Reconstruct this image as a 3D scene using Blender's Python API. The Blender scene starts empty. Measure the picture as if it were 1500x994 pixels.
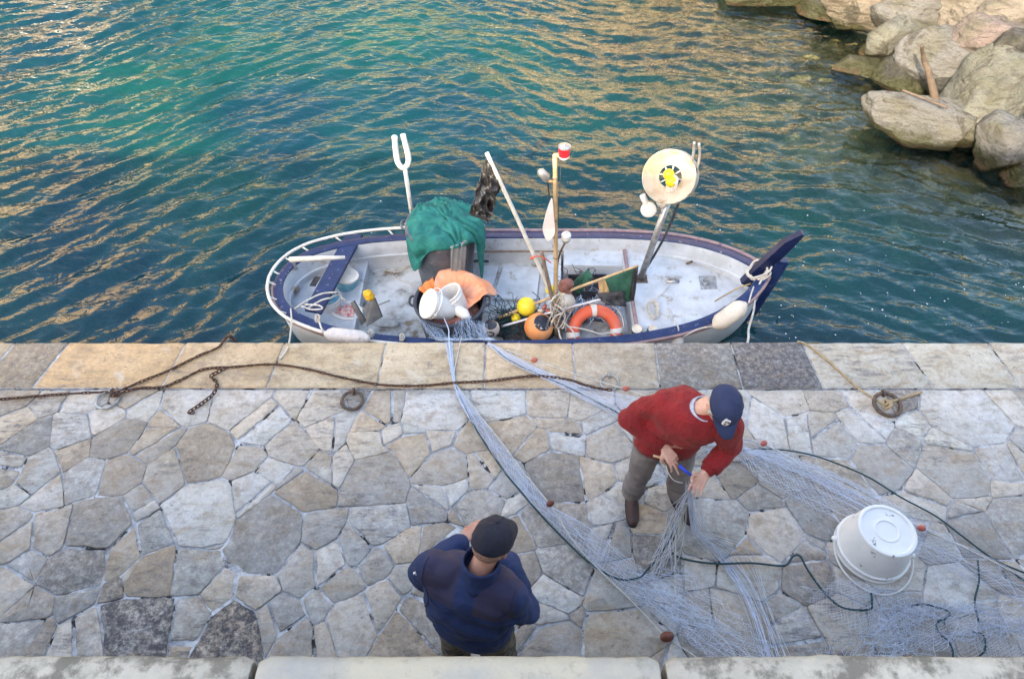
import bpy, bmesh, math, random
import numpy as np
from mathutils import Vector, Matrix, noise
R = math.radians
random.seed(7)
S = bpy.context.scene
C = S.collection
# ------------------------------------------------------------------ camera
CAM_H, PITCH, F = 4.6, R(49), 1000.0
cam_d = bpy.data.cameras.new('camera'); cam = bpy.data.objects.new('camera', cam_d); C.objects.link(cam)
cam.location = (0, 0, CAM_H); cam.rotation_euler = (R(90) - PITCH, 0, 0)
cam_d.sensor_width = 36; cam_d.lens = 24; cam_d.clip_end = 1000; cam_d.clip_start = .05
S.camera = cam
# ------------------------------------------------------------------ light
SUN_EL, SUN_AZ = R(27.5), R(30)           # sun behind the camera, to the left
w = bpy.data.worlds.new('World'); S.world = w; w.use_nodes = True
nt = w.node_tree; bg = nt.nodes['Background']
sky = nt.nodes.new('ShaderNodeTexSky'); sky.sky_type = 'NISHITA'; sky.sun_disc = False
sky.sun_elevation = SUN_EL; sky.sun_rotation = R(180) + SUN_AZ
sky.dust_density = 2.5; sky.ozone_density = .6; sky.air_density = 1.0
nt.links.new(sky.outputs[0], bg.inputs[0]); bg.inputs[1].default_value = .15
sd = bpy.data.lights.new('sun', 'SUN'); sd.energy = 2.0; sd.angle = R(.6); sd.color = (1, .87, .70)
sun = bpy.data.objects.new('sun', sd); C.objects.link(sun)
LDIR = Vector((math.sin(SUN_AZ) * math.cos(SUN_EL), math.cos(SUN_AZ) * math.cos(SUN_EL), -math.sin(SUN_EL)))
sun.rotation_euler = LDIR.to_track_quat('-Z', 'Y').to_euler()
S.view_settings.view_transform = 'Standard'; S.view_settings.look = 'None'
S.view_settings.gamma = 1; S.view_settings.exposure = 2.55
S.view_settings.use_white_balance = True; S.view_settings.white_balance_temperature = 7250; S.view_settings.white_balance_tint = 8
S.render.engine = 'CYCLES'
S.cycles.max_bounces = 8; S.cycles.transparent_max_bounces = 12
S.cycles.caustics_reflective = False; S.cycles.caustics_refractive = False
# ------------------------------------------------------------------ picture <-> place
sP, cP = math.sin(PITCH), math.cos(PITCH)
def ray(px, py):
    u, v = (px - 750) / F, (py - 497) / F
    return u, cP - sP * v, sP + cP * v          # x, forward, down
def P(px, py, z=0.0):
    u, f, d = ray(px, py); t = (CAM_H - z) / d
    return Vector((u * t, f * t, z))
def PY(px, py, Y):
    u, f, d = ray(px, py); t = Y / f
    return Vector((u * t, Y, CAM_H - d * t))
# ------------------------------------------------------------------ mesh helpers
class MB:
    def __init__(s): s.v = []; s.f = []; s.m = []; s.col = {}
    def add(s, vs, fs, mi=0, col=None):
        o = len(s.v); s.v += [Vector(p) for p in vs]
        for f in fs:
            if col is not None: s.col[len(s.f)] = col
            s.f.append([i + o for i in f]); s.m.append(mi)
        return s
    def box(s, c, size, rot=None, mi=0, bev=0):
        c = Vector(c); h = Vector(size) / 2
        bm = bmesh.new(); bmesh.ops.create_cube(bm, size=1)
        for v in bm.verts: v.co = Vector((v.co.x * size[0], v.co.y * size[1], v.co.z * size[2]))
        if bev: bmesh.ops.bevel(bm, geom=bm.edges[:], offset=bev, segments=2, affect='EDGES')
        M = (rot.to_4x4() if rot is not None else Matrix())
        vs = [c + (M @ v.co) for v in bm.verts]; bm.verts.index_update()
        fs = [[v.index for v in f.verts] for f in bm.faces]; bm.free()
        return s.add(vs, fs, mi)
    def tube(s, pts, r, n=8, mi=0, cap=True, col=None):
        pts = [Vector(p) for p in pts]; N = len(pts)
        rs = r if hasattr(r, '__len__') else [r] * N
        t0 = (pts[1] - pts[0]).normalized()
        a = t0.orthogonal().normalized(); vs = []
        for i in range(N):
            t = (pts[min(i + 1, N - 1)] - pts[max(i - 1, 0)])
            if t.length < 1e-9: t = t0
            t = t.normalized()
            a = (a - t * a.dot(t))
            if a.length < 1e-6: a = t.orthogonal()
            a.normalize(); b = t.cross(a)
            for k in range(n):
                th = 2 * math.pi * k / n
                vs.append(pts[i] + (a * math.cos(th) + b * math.sin(th)) * rs[i])
        fs = [[i * n + k, i * n + (k + 1) % n, (i + 1) * n + (k + 1) % n, (i + 1) * n + k] for i in range(N - 1) for k in range(n)]
        if cap: fs += [list(range(n))[::-1], [(N - 1) * n + k for k in range(n)]]
        return s.add(vs, fs, mi, col)
    def ring(s, pts, r, n=6, mi=0):
        pts = [Vector(p) for p in pts]; N = len(pts)
        nrm = Vector((0, 0, 0))
        for i in range(N): nrm += (pts[i] - pts[0]).cross(pts[(i + 1) % N] - pts[0])
        nrm.normalize(); vs = []
        for i in range(N):
            t = (pts[(i + 1) % N] - pts[i - 1]).normalized(); b = t.cross(nrm).normalized(); c2 = t.cross(b)
            for k in range(n):
                th = 2 * math.pi * k / n; vs.append(pts[i] + (b * math.cos(th) + c2 * math.sin(th)) * r)
        fs = [[i * n + k, i * n + (k + 1) % n, ((i + 1) % N) * n + (k + 1) % n, ((i + 1) % N) * n + k] for i in range(N) for k in range(n)]
        return s.add(vs, fs, mi)
    def lathe(s, prof, M=None, n=28, mi=0, closed=False):
        M = M or Matrix(); vs = []; N = len(prof)
        for (r, z) in prof:
            for k in range(n):
                th = 2 * math.pi * k / n; vs.append(M @ Vector((r * math.cos(th), r * math.sin(th), z)))
        fs = []
        for i in range(N - 1 if not closed else N):
            j = (i + 1) % N
            for k in range(n): fs.append([i * n + k, i * n + (k + 1) % n, j * n + (k + 1) % n, j * n + k])
        if not closed:
            if prof[0][0] > 1e-4: fs.append(list(range(n))[::-1])
            if prof[-1][0] > 1e-4: fs.append([(N - 1) * n + k for k in range(n)])
        return s.add(vs, fs, mi)
    def ell(s, c, r, M=None, n=24, m=14, mi=0):
        M = M or Matrix(); M4 = Matrix.Translation(Vector(c)) @ M.to_4x4() @ Matrix.Diagonal((r[0], r[1], r[2], 1))
        return s.lathe([(math.sin(math.pi * i / m) if 0 < i < m else 1e-5, -math.cos(math.pi * i / m)) for i in range(m + 1)], M4, n, mi)
    def cap(s, p0, r0, p1, r1, n=14, mi=0):
        p0, p1 = Vector(p0), Vector(p1); d = (p1 - p0); L = d.length; d.normalize()
        pts = []; rs = []
        for i in range(5):
            th = math.pi / 2 * (1 - i / 4); pts.append(p0 - d * r0 * math.sin(th)); rs.append(max(r0 * math.cos(th), 1e-4))
        for i in range(1, 4): pts.append(p0 + d * L * i / 4); rs.append(r0 + (r1 - r0) * i / 4)
        for i in range(5):
            th = math.pi / 2 * i / 4; pts.append(p1 + d * r1 * math.sin(th)); rs.append(max(r1 * math.cos(th), 1e-4))
        return s.tube(pts, rs, n, mi)
    def loft(s, secs, close=True, cap=True, mi=0, col=None):
        n = len(secs[0]); vs = [p for sec in secs for p in sec]
        K = n if close else n - 1
        fs = [[i * n + k, i * n + (k + 1) % n, (i + 1) * n + (k + 1) % n, (i + 1) * n + k] for i in range(len(secs) - 1) for k in range(K)]
        if cap and close: fs += [list(range(n))[::-1], [(len(secs) - 1) * n + k for k in range(n)]]
        return s.add(vs, fs, mi, col)
def spl(pts, k=8, closed=False):
    pts = [Vector(p) for p in pts]; N = len(pts); out = []
    rng = range(N if closed else N - 1)
    for i in rng:
        if closed: a, b, c, d = pts[i - 1], pts[i], pts[(i + 1) % N], pts[(i + 2) % N]
        else: a, b, c, d = pts[max(i - 1, 0)], pts[i], pts[i + 1], pts[min(i + 2, N - 1)]
        for j in range(k):
            t = j / k
            out.append(.5 * ((2 * b) + (c - a) * t + (2 * a - 5 * b + 4 * c - d) * t * t + (3 * b - a - 3 * c + d) * t ** 3))
    if not closed: out.append(pts[-1])
    return out
ORG = {}
def empty(name, loc, label, cat, group=None):
    o = bpy.data.objects.new(name, None); C.objects.link(o); o.location = loc; o.empty_display_size = .1
    ORG[o.name] = Vector(loc); tag(o, label, cat, group); return o
def tag(o, label=None, cat=None, group=None, kind=None):
    if label: o['label'] = label
    if cat: o['category'] = cat
    if group: o['group'] = group
    if kind: o['kind'] = kind
    return o
def obj(name, mb, mats, parent=None, smooth=True, origin=None, auto=None):
    me = bpy.data.meshes.new(name)
    if parent is not None: o0 = ORG[parent.name]
    elif origin is not None: o0 = Vector(origin)
    else:
        n = len(mb.v); o0 = Vector((sum(v.x for v in mb.v) / n, sum(v.y for v in mb.v) / n, min(v.z for v in mb.v)))
    me.from_pydata([tuple(v - o0) for v in mb.v], [], mb.f)
    if not isinstance(mats, (list, tuple)): mats = [mats]
    for m in mats: me.materials.append(m)
    if any(mb.m): me.polygons.foreach_set('material_index', mb.m)
    if mb.col:
        at = me.color_attributes.new('tint', 'FLOAT_COLOR', 'CORNER')
        arr = np.zeros((len(me.loops), 4), np.float32)
        for pi, c in mb.col.items():
            p = me.polygons[pi]; arr[p.loop_start:p.loop_start + p.loop_total] = c
        at.data.foreach_set('color', arr.ravel())
    if smooth:
        me.polygons.foreach_set('use_smooth', [True] * len(me.polygons))
        if auto: me.set_sharp_from_angle(angle=R(auto))
    me.update()
    o = bpy.data.objects.new(name, me); C.objects.link(o)
    ORG[o.name] = o0.copy()
    if parent is not None: o.parent = parent
    else: o.location = o0
    return o
def bake(o, mods):
    """apply modifiers [(type, {attr:val})] to o's mesh"""
    for t, kw in mods:
        m = o.modifiers.new(t, t)
        for k, v in kw.items(): setattr(m, k, v)
    bpy.context.view_layer.update()
    dg = bpy.context.evaluated_depsgraph_get()
    me = bpy.data.meshes.new_from_object(o.evaluated_get(dg))
    o.modifiers.clear(); o.data = me
    me.polygons.foreach_set('use_smooth', [True] * len(me.polygons)); return o
def warp(o, fn):
    me = o.data; nn = [v.normal.copy() for v in me.vertices]
    og = ORG[o.name]
    for v, n in zip(me.vertices, nn): v.co = v.co + fn(v.co + og, n)
    me.update()
# ------------------------------------------------------------------ materials
def mat(name, col, rough=.6, col2=None, scale=6, contrast=(.4, .6), bump=0, bscale=30, metal=0, spec=.5, coat=0, col3=None, s3=20, c3=(.58, .66), trans=0, alpha=None):
    m = bpy.data.materials.new(name); m.use_nodes = True; t = m.node_tree; b = t.nodes['Principled BSDF']
    b.inputs['Roughness'].default_value = rough; b.inputs['Metallic'].default_value = metal
    b.inputs['Specular IOR Level'].default_value = spec; b.inputs['Coat Weight'].default_value = coat
    if trans: b.inputs['Transmission Weight'].default_value = trans
    if alpha is not None: b.inputs['Alpha'].default_value = alpha
    tc = t.nodes.new('ShaderNodeTexCoord'); src = None
    def nz(sc, det=6, ro=.6):
        n = t.nodes.new('ShaderNodeTexNoise'); n.inputs['Scale'].default_value = sc; n.inputs['Detail'].default_value = det
        n.inputs['Roughness'].default_value = ro; t.links.new(tc.outputs['Object'], n.inputs['Vector']); return n
    def mixc(a, bb, fac_n, lo, hi):
        r = t.nodes.new('ShaderNodeMapRange'); r.inputs[1].default_value = lo; r.inputs[2].default_value = hi
        t.links.new(fac_n.outputs[0], r.inputs[0]); x = t.nodes.new('ShaderNodeMix'); x.data_type = 'RGBA'
        t.links.new(r.outputs[0], x.inputs[0])
        if isinstance(a, tuple): x.inputs[6].default_value = (*a, 1)
        else: t.links.new(a, x.inputs[6])
        x.inputs[7].default_value = (*bb, 1); return x.outputs[2]
    if col2: src = mixc(col, col2, nz(scale), *contrast)
    if col3: src = mixc(src if src is not None else col, col3, nz(s3, 8, .7), *c3)
    if src is not None: t.links.new(src, b.inputs['Base Color'])
    else: b.inputs['Base Color'].default_value = (*col, 1)
    if bump:
        bn = t.nodes.new('ShaderNodeBump'); bn.inputs['Strength'].default_value = 1; bn.inputs['Distance'].default_value = bump
        t.links.new(nz(bscale, 5).outputs[0], bn.inputs['Height']); t.links.new(bn.outputs[0], b.inputs['Normal'])
    return m
M = {}
M['navy_paint'] = mat('navy_paint', (.004, .017, .078), .45, (.012, .028, .105), 9, col3=(.30, .28, .32), s3=22, c3=(.615, .66), bump=.002, bscale=60)
M['dark_navy'] = mat('dark_navy', (.003, .009, .045), .4, (.006, .014, .065), 9, col3=(.2, .2, .3), s3=30, c3=(.68, .72), bump=.002)
M['worn_wood'] = mat('worn_wood', (.30, .20, .19), .7, (.22, .15, .17), 14, col3=(.09, .07, .12), s3=12, c3=(.58, .64), bump=.003)
M['white_hull'] = mat('white_hull', (.62, .64, .66), .45, (.52, .53, .54), 3, col3=(.33, .29, .24), s3=7, c3=(.66, .74), bump=.002)
M['white_deck'] = mat('white_deck', (.50, .54, .60), .5, (.40, .43, .47), 5, col3=(.26, .23, .18), s3=7, c3=(.57, .68), bump=.001)
M['scuffed_deck'] = mat('scuffed_deck', (.52, .55, .58), .6, (.33, .35, .36), 4.5, (.42, .56), col3=(.17, .13, .09), s3=4.5, c3=(.55, .62), bump=.003, bscale=40)
M['white_plastic'] = mat('white_plastic', (.72, .70, .68), .35, (.62, .60, .58), 5)
M['white_paint'] = mat('white_paint', (.72, .69, .64), .4, (.60, .56, .50), 12, col3=(.3, .25, .2), s3=25, c3=(.66, .7))
M['metal'] = mat('metal', (.45, .45, .46), .38, (.3, .3, .3), 20, metal=.7)
M['black_plastic'] = mat('black_plastic', (.022, .026, .04), .45, (.05, .055, .07), 8, col3=(.13, .14, .16), s3=12, c3=(.6, .7), bump=.002)
M['grey_bin'] = mat('grey_bin', (.065, .078, .105), .55, (.12, .135, .165), 5, col3=(.22, .23, .24), s3=10, c3=(.56, .70), bump=.003)
M['teal_cloth'] = mat('teal_cloth', (.0, .11, .105), .8, (.01, .17, .145), 9, col3=(.18, .36, .26), s3=7, c3=(.62, .72), bump=.003, bscale=60)
M['grey_cloth'] = mat('grey_cloth', (.33, .35, .36), .85, (.25, .27, .28), 9, bump=.003)
M['orange_cloth'] = mat('orange_cloth', (.80, .27, .12), .7, (.72, .36, .24), 6, (.35, .6), col3=(.6, .4, .33), s3=5, c3=(.55, .7), bump=.003)
M['bright_orange'] = mat('bright_orange', (.85, .22, .04), .6, (.8, .3, .1), 9)
M['orange_float'] = mat('orange_float', (.80, .26, .07), .5, (.75, .33, .14), 5, col3=(.8, .42, .05), s3=9, c3=(.6, .64), bump=.001)
M['ring_orange'] = mat('ring_orange', (.68, .11, .05), .5, (.60, .14, .09), 6, bump=.001)
M['yellow_float'] = mat('yellow_float', (.78, .58, .015), .4, (.74, .62, .05), 6)
M['cream_float'] = mat('cream_float', (.62, .55, .46), .55, (.48, .42, .36), 7, bump=.001)
M['fender_white'] = mat('fender_white', (.60, .55, .52), .5, (.45, .42, .42), 9, col3=(.16, .16, .19), s3=7, c3=(.62, .68))
M['white_rope'] = mat('white_rope', (.58, .55, .50), .85, (.42, .40, .37), 30, bump=.002, bscale=200)
M['tan_rope'] = mat('tan_rope', (.42, .31, .18), .9, (.30, .22, .13), 30, bump=.002, bscale=200)
M['green_rope'] = mat('green_rope', (.008, .055, .06), .8, (.006, .03, .05), 60, bump=.002, bscale=200)
M['net'] = mat('net', (.66, .72, .86), .6)
M['net_blue'] = mat('net_blue', (.45, .56, .72), .6)
M['brown_float'] = mat('brown_float', (.10, .022, .014), .5, (.16, .04, .02), 20)
M['pink_float'] = mat('pink_float', (.45, .11, .08), .55, (.35, .08, .06), 20)
M['rust'] = mat('rust', (.11, .045, .025), .9, (.05, .03, .024), 40, col3=(.30, .10, .03), s3=30, c3=(.6, .7), bump=.002, bscale=150)
M['rust_dark'] = mat('rust_dark', (.06, .05, .045), .85, (.14, .09, .06), 30, bump=.002)
M['bamboo'] = mat('bamboo', (.50, .36, .20), .5, (.38, .26, .14), 12, bump=.001)
M['old_wood'] = mat('old_wood', (.24, .18, .14), .8, (.15, .11, .09), 16, bump=.003)
M['alu'] = mat('alu', (.60, .62, .66), .4, (.5, .5, .55), 10, metal=.3)
M['flag_green'] = mat('flag_green', (.008, .055, .035), .8, (.02, .10, .07), 10, bump=.003)
M['flag_black'] = mat('flag_black', (.012, .013, .018), .6, (.03, .03, .035), 8, bump=.003)
M['bag_black'] = mat('bag_black', (.035, .034, .035), .28, (.04, .038, .036), 6, bump=.02, bscale=18, spec=1.0)
M['dark_net'] = mat('dark_net', (.035, .032, .035), .9, (.10, .085, .08), 18, bump=.01, bscale=50)
M['blue_net'] = mat('blue_net', (.15, .20, .28), .9, (.07, .08, .12), 20, bump=.012, bscale=60)
M['pink_net'] = mat('pink_net', (.30, .13, .10), .9, (.20, .09, .08), 20, bump=.012, bscale=60)
M['glass_red'] = mat('glass_red', (.55, .01, .02), .12, coat=.6)
M['glass_clear'] = mat('glass_clear', (.62, .64, .62), .15, (.5, .5, .48), 9, coat=.6)
M['paddle_white'] = mat('paddle_white', (.82, .78, .76), .5, (.74, .66, .64), 5)
M['light_blue'] = mat('light_blue', (.14, .36, .44), .6, (.22, .44, .50), 8, bump=.002)
M['sky_blue_cloth'] = mat('sky_blue_cloth', (.10, .34, .52), .8, (.3, .5, .62), 14, bump=.008, bscale=40)
M['red_cloth'] = mat('red_cloth', (.38, .05, .07), .8, (.55, .45, .44), 22, bump=.006)
M['yellow_rag'] = mat('yellow_rag', (.72, .42, .02), .8, (.6, .3, .02), 20, bump=.006)
M['grey_board'] = mat('grey_board', (.11, .105, .10), .75, (.06, .06, .065), 9, bump=.003)
M['skin'] = mat('skin', (.52, .27, .19), .55, (.44, .20, .14), 14, bump=.0006, bscale=160)
M['skin_pale'] = mat('skin_pale', (.58, .34, .26), .55, (.50, .27, .20), 14, bump=.0006, bscale=160)
M['grey_hair'] = mat('grey_hair', (.42, .40, .38), .8, (.26, .25, .24), 40, bump=.002, bscale=200)
M['short_hair'] = mat('short_hair', (.20, .12, .09), .8, (.3, .17, .13), 80, bump=.001, bscale=200)
M['cap_navy'] = mat('cap_navy', (.010, .018, .060), .85, (.014, .026, .08), 8, bump=.0012, bscale=120)
M['cap_black'] = mat('cap_black', (.008, .010, .024), .9, (.014, .013, .022), 8, bump=.0012, bscale=120)
M['jacket'] = mat('jacket', (.004, .016, .072), .8, (.007, .022, .088), 4, bump=.008, bscale=22)
M['jacket_yoke'] = mat('jacket_yoke', (.024, .022, .058), .85, (.034, .028, .060), 5, bump=.0012, bscale=90)
M['trousers_grey'] = mat('trousers_grey', (.22, .19, .18), .9, (.16, .135, .13), 7, bump=.003, bscale=25)
M['shirt'] = mat('shirt', (.42, .44, .50), .8, (.26, .30, .42), 60)
M['shoe'] = mat('shoe', (.040, .018, .016), .7, (.06, .03, .026), 14, bump=.001)
M['badge'] = mat('badge', (.75, .73, .74), .7)
M['badge_ink'] = mat('badge_ink', (.012, .012, .02), .7)
M['badge_mauve'] = mat('badge_mauve', (.18, .10, .17), .7)
M['blue_tool'] = mat('blue_tool', (.01, .06, .62), .4)
M['driftwood'] = mat('driftwood', (.13, .095, .07), .85, (.075, .055, .042), 12, bump=.006)
M['boot_green'] = mat('boot_green', (.02, .035, .02), .4, (.1, .1, .02), 8)
M['glass_dark'] = mat('glass_dark', (.03, .035, .04), .15)
def camo():
    m = mat('camo', (.10, .085, .06), .9, (.045, .04, .03), 16, (.48, .52), col3=(.022, .02, .02), s3=12, c3=(.55, .58), bump=.003, bscale=25); return m
M['camo'] = camo()
def knit():
    m = mat('red_knit', (.225, .009, .013), .95, (.17, .007, .010), 9); t = m.node_tree; b = t.nodes['Principled BSDF']
    b.inputs['Sheen Weight'].default_value = .15; b.inputs['Sheen Tint'].default_value = (1, .3, .25, 1)
    tc = t.nodes.new('ShaderNodeTexCoord')
    n = t.nodes.new('ShaderNodeTexNoise'); n.inputs['Scale'].default_value = 110; n.inputs['Detail'].default_value = 3
    n2 = t.nodes.new('ShaderNodeTexNoise'); n2.inputs['Scale'].default_value = 16; n2.inputs['Detail'].default_value = 3
    mp = t.nodes.new('ShaderNodeMapping'); mp.inputs['Scale'].default_value = (1, 1, .35)
    t.links.new(tc.outputs['Object'], mp.inputs[0]); t.links.new(mp.outputs[0], n2.inputs[0]); t.links.new(tc.outputs['Object'], n.inputs[0])
    b1 = t.nodes.new('ShaderNodeBump'); b1.inputs['Distance'].default_value = .008
    b2 = t.nodes.new('ShaderNodeBump'); b2.inputs['Distance'].default_value = .03
    t.links.new(n.outputs[0], b1.inputs['Height']); t.links.new(n2.outputs[0], b2.inputs['Height'])
    t.links.new(b2.outputs[0], b1.inputs['Normal']); t.links.new(b1.outputs[0], b.inputs['Normal']); return m
M['red_knit'] = knit()
# ------------------------------------------------------------------ stone with a tint per block
def stone_mat(name, fine=26, patch=1.0, bumpd=.006):
    m = bpy.data.materials.new(name); m.use_nodes = True; t = m.node_tree; b = t.nodes['Principled BSDF']
    b.inputs['Roughness'].default_value = .85; b.inputs['Specular IOR Level'].default_value = .3
    L = t.links.new; N = t.nodes.new
    tc = N('ShaderNodeTexCoord'); at = N('ShaderNodeAttribute'); at.attribute_name = 'tint'
    def nz(sc, det=6, ro=.6, dist=0, vec=None):
        n = N('ShaderNodeTexNoise'); n.inputs['Scale'].default_value = sc; n.inputs['Detail'].default_value = det
        n.inputs['Roughness'].default_value = ro; n.inputs['Distortion'].default_value = dist
        L(vec or tc.outputs['Object'], n.inputs['Vector']); return n.outputs[0]
    def rng(x, a, bb, c=0, d=1):
        r = N('ShaderNodeMapRange'); L(x, r.inputs[0]); r.inputs[1].default_value = a; r.inputs[2].default_value = bb
        r.inputs[3].default_value = c; r.inputs[4].default_value = d; return r.outputs[0]
    def mul(a, bb):
        r = N('ShaderNodeMath'); r.operation = 'MULTIPLY'; L(a, r.inputs[0])
        if isinstance(bb, (int, float)): r.inputs[1].default_value = bb
        else: L(bb, r.inputs[1])
        return r.outputs[0]
    def mix(f, a, bb, ty='MIX'):
        x = N('ShaderNodeMix'); x.data_type = 'RGBA'; x.blend_type = ty
        if isinstance(f, float): x.inputs[0].default_value = f
        else: L(f, x.inputs[0])
        for i, q in ((6, a), (7, bb)):
            if isinstance(q, tuple): x.inputs[i].default_value = (*q, 1)
            else: L(q, x.inputs[i])
        return x.outputs[2]
    base = at.outputs['Color']; dark = at.outputs['Alpha']
    mp = N('ShaderNodeMapping'); mp.inputs['Scale'].default_value = (1, 1.9, 1); mp.inputs['Rotation'].default_value = (0, 0, .6)
    L(tc.outputs['Object'], mp.inputs[0])
    c = mix(rng(nz(2.2, 5), .38, .62), base, mix(1.0, base, (.86, .82, .74), 'MULTIPLY'))            # warm / cool drift
    c = mix(rng(nz(5, 8, .65, .6, mp.outputs[0]), .50, .66, 0, .50 * patch), c, (.36, .255, .15))
    c = mix(rng(nz(13, 8, .75, .3), .52, .66, 0, .45 * patch), c, (.30, .22, .15))       # ochre stains
    c = mix(rng(nz(fine, 8, .8), .38, .62, 0, .55), c, mix(1.0, c, (.55, .54, .55), 'MULTIPLY'))      # grain
    c = mix(rng(nz(fine * 3, 4, .6), .54, .64, 0, .14), c, (.60, .58, .54))                               # pale crystals
    big = rng(nz(1.7, 3, .5), .42, .62, .0, 1)
    spk = rng(nz(34, 7, .8, .3, mp.outputs[0]), .50, .60)
    spk2 = rng(nz(8, 5, .7, .5, mp.outputs[0]), .50, .64)
    c = mix(mul(mul(spk, spk2), mul(big, .98)), c, (.06, .056, .065))
    mp3 = N('ShaderNodeMapping'); mp3.inputs['Scale'].default_value = (1, 4.5, 1); mp3.inputs['Rotation'].default_value = (0, 0, -.75); L(tc.outputs['Object'], mp3.inputs[0])
    st = rng(nz(4.5, 8, .72, .5, mp3.outputs[0]), .50, .64)
    c = mix(mul(mul(st, rng(nz(1.1, 3), .46, .60)), rng(nz(60, 5, .8), .40, .56, .35, 1)), c, (.11, .105, .12))
    c = mix(rng(nz(3.2, 6, .6, .8), .60, .72, 0, .55), c, (.62, .60, .56))
    dk = mul(rng(nz(22, 8, .8), .36, .56), dark)                                # lichen-black blocks and the darkened ring hollows
    c = mix(dk, c, (.07, .065, .072))
    L(c, b.inputs['Base Color'])
    b1 = N('ShaderNodeBump'); b1.inputs['Distance'].default_value = bumpd * 2.6; b1.inputs['Strength'].default_value = .9
    L(nz(6, 8, .6), b1.inputs['Height'])
    b2 = N('ShaderNodeBump'); b2.inputs['Distance'].default_value = bumpd; L(nz(45, 6, .7), b2.inputs['Height']); L(b1.outputs[0], b2.inputs['Normal'])
    L(b2.outputs[0], b.inputs['Normal']); return m
M['flag'] = stone_mat('flagstone')
M['kerb'] = stone_mat('kerb_granite', 50, 1.3, .004)
M['mortar'] = mat('mortar', (.30, .30, .32), .95, (.58, .58, .60), 9, (.42, .60), col3=(.035, .033, .036), s3=5, c3=(.55, .59), bump=.03, bscale=26)
M['quay_side'] = mat('quay_side', (.25, .22, .19), .9, (.12, .13, .11), 3, bump=.03, bscale=6)
# ------------------------------------------------------------------ flagstones (traced centres)
EDGE_Y, KERB_Y, WALL_Y, WALL_Z, WATER_Z = 3.935, 3.43, .497, 2.9, -.9
cent = """23,587 87,590 123,590 200,580 157,617 213,598 240,617 277,590 353,590 433,590 477,597 13,623 50,643 103,633 177,647 230,653 300,667 387,620
363,677 433,653 400,687 57,690 103,670 133,703 173,700 203,693 250,693 12,693 20,720 77,717 300,727 433,703 483,690 370,720 490,630 460,723 200,723
20,790 77,780 143,767 293,753 213,760 300,797 390,790 470,773 30,843 110,837 183,813 227,790 230,840 283,833 320,867 383,860 437,840 487,827 37,887
110,887 177,870 197,923 277,910 347,927 390,913 407,900 467,883 117,943 60,947 13,943 430,937 490,930 7,863
520,587 570,597 637,603 737,593 797,587 850,600 497,623 533,627 580,637 610,627 540,660 640,643 600,667 693,647 740,630 783,647 800,617 830,643 873,623
890,657 547,707 647,683 707,687 500,687 677,717 737,707 813,703 870,697 910,690 640,723 910,720 560,765 600,795 520,805 505,855 545,835 590,850 560,890
520,915 590,935 640,800 615,745 660,760 690,850 640,870 620,905 700,735 760,740 770,790 770,840 780,925 700,900 740,890
807,773 883,760 830,830 953,773 1043,770 897,803 960,817 1113,743 1133,777 1187,757 810,867 900,863 970,863 1020,840 1087,810 1097,843 1173,813 847,910
910,927 947,893 1033,893 1080,897 1147,897 1187,853 1230,917 797,900 810,943 1040,943 1173,935
1140,583 1209,583 1122,619 1170,631 1218,637 1260,625 1266,583 1404,604 1473,589 1344,622 1386,652 1326,655 1452,670 1395,691 1290,682 1494,670 1077,700
1140,700 1230,706 1362,712 1458,715 1416,727 1240,745 1410,752 1350,740 1425,778 1490,765 1241,815 1367,797 1453,838 1398,869 1183,790 1299,838 1320,880
1246,858 1282,918 1348,918 1425,913 1475,900 950,600 1010,590 1060,600 960,680 1010,650 1060,650 985,725 1030,720 940,640 1320,590"""
seeds = []
for q in cent.split():
    a, b_ = map(float, q.split(',')); p = P(a, b_); seeds.append((p.x, p.y, (a, b_)))
darks = {(197, 923): .95, (347, 927): 1., (110, 837): .7, (177, 870): .75, (300, 667): .35, (433, 653): .25, (30, 843): .4, (110, 887): .45, (807, 773): .5, (830, 830): .55, (960, 817): .7,
         (847, 910): .4, (813, 703): .45, (1147, 897): .4, (1326, 655): .4, (1230, 706): .45, (1140, 700): .35, (620, 905): .5, (590, 935): .4, (700, 900): .5, (740, 890): .45, (640, 870): .4, (60, 947): .4, (13, 943): .4,
         (50, 643): .35, (103, 670): .3, (133, 703): .35, (203, 693): .3, (467, 883): .3, (1425, 778): .35, (1490, 765): .4, (780, 925): .4, (740, 630): .3, (520, 587): .6, (1320, 590): .75}
pales = {(1344, 622): .72, (1386, 652): .75, (610, 627): .56, (227, 790): .55, (283, 833): .55}
rs = random.Random(3)
tries = 0
while tries < 9000:
    tries += 1
    x, y = rs.uniform(-11, 11), rs.uniform(.3, KERB_Y)
    px_vis = abs(x) < (y * cP + CAM_H * sP) * .76
    if px_vis and y > 1.25: continue
    if all((x - s_[0]) ** 2 + (y - s_[1]) ** 2 > .31 ** 2 for s_ in seeds): seeds.append((x, y, None))
def clip(poly, n, d):      # keep n.p <= d
    out = []
    for i in range(len(poly)):
        a, b_ = poly[i - 1], poly[i]; da, db = n[0] * a[0] + n[1] * a[1] - d, n[0] * b_[0] + n[1] * b_[1] - d
        if (da <= 0) != (db <= 0):
            t = da / (da - db); out.append((a[0] + (b_[0] - a[0]) * t, a[1] + (b_[1] - a[1]) * t))
        if db <= 0: out.append(b_)
    return out
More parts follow.
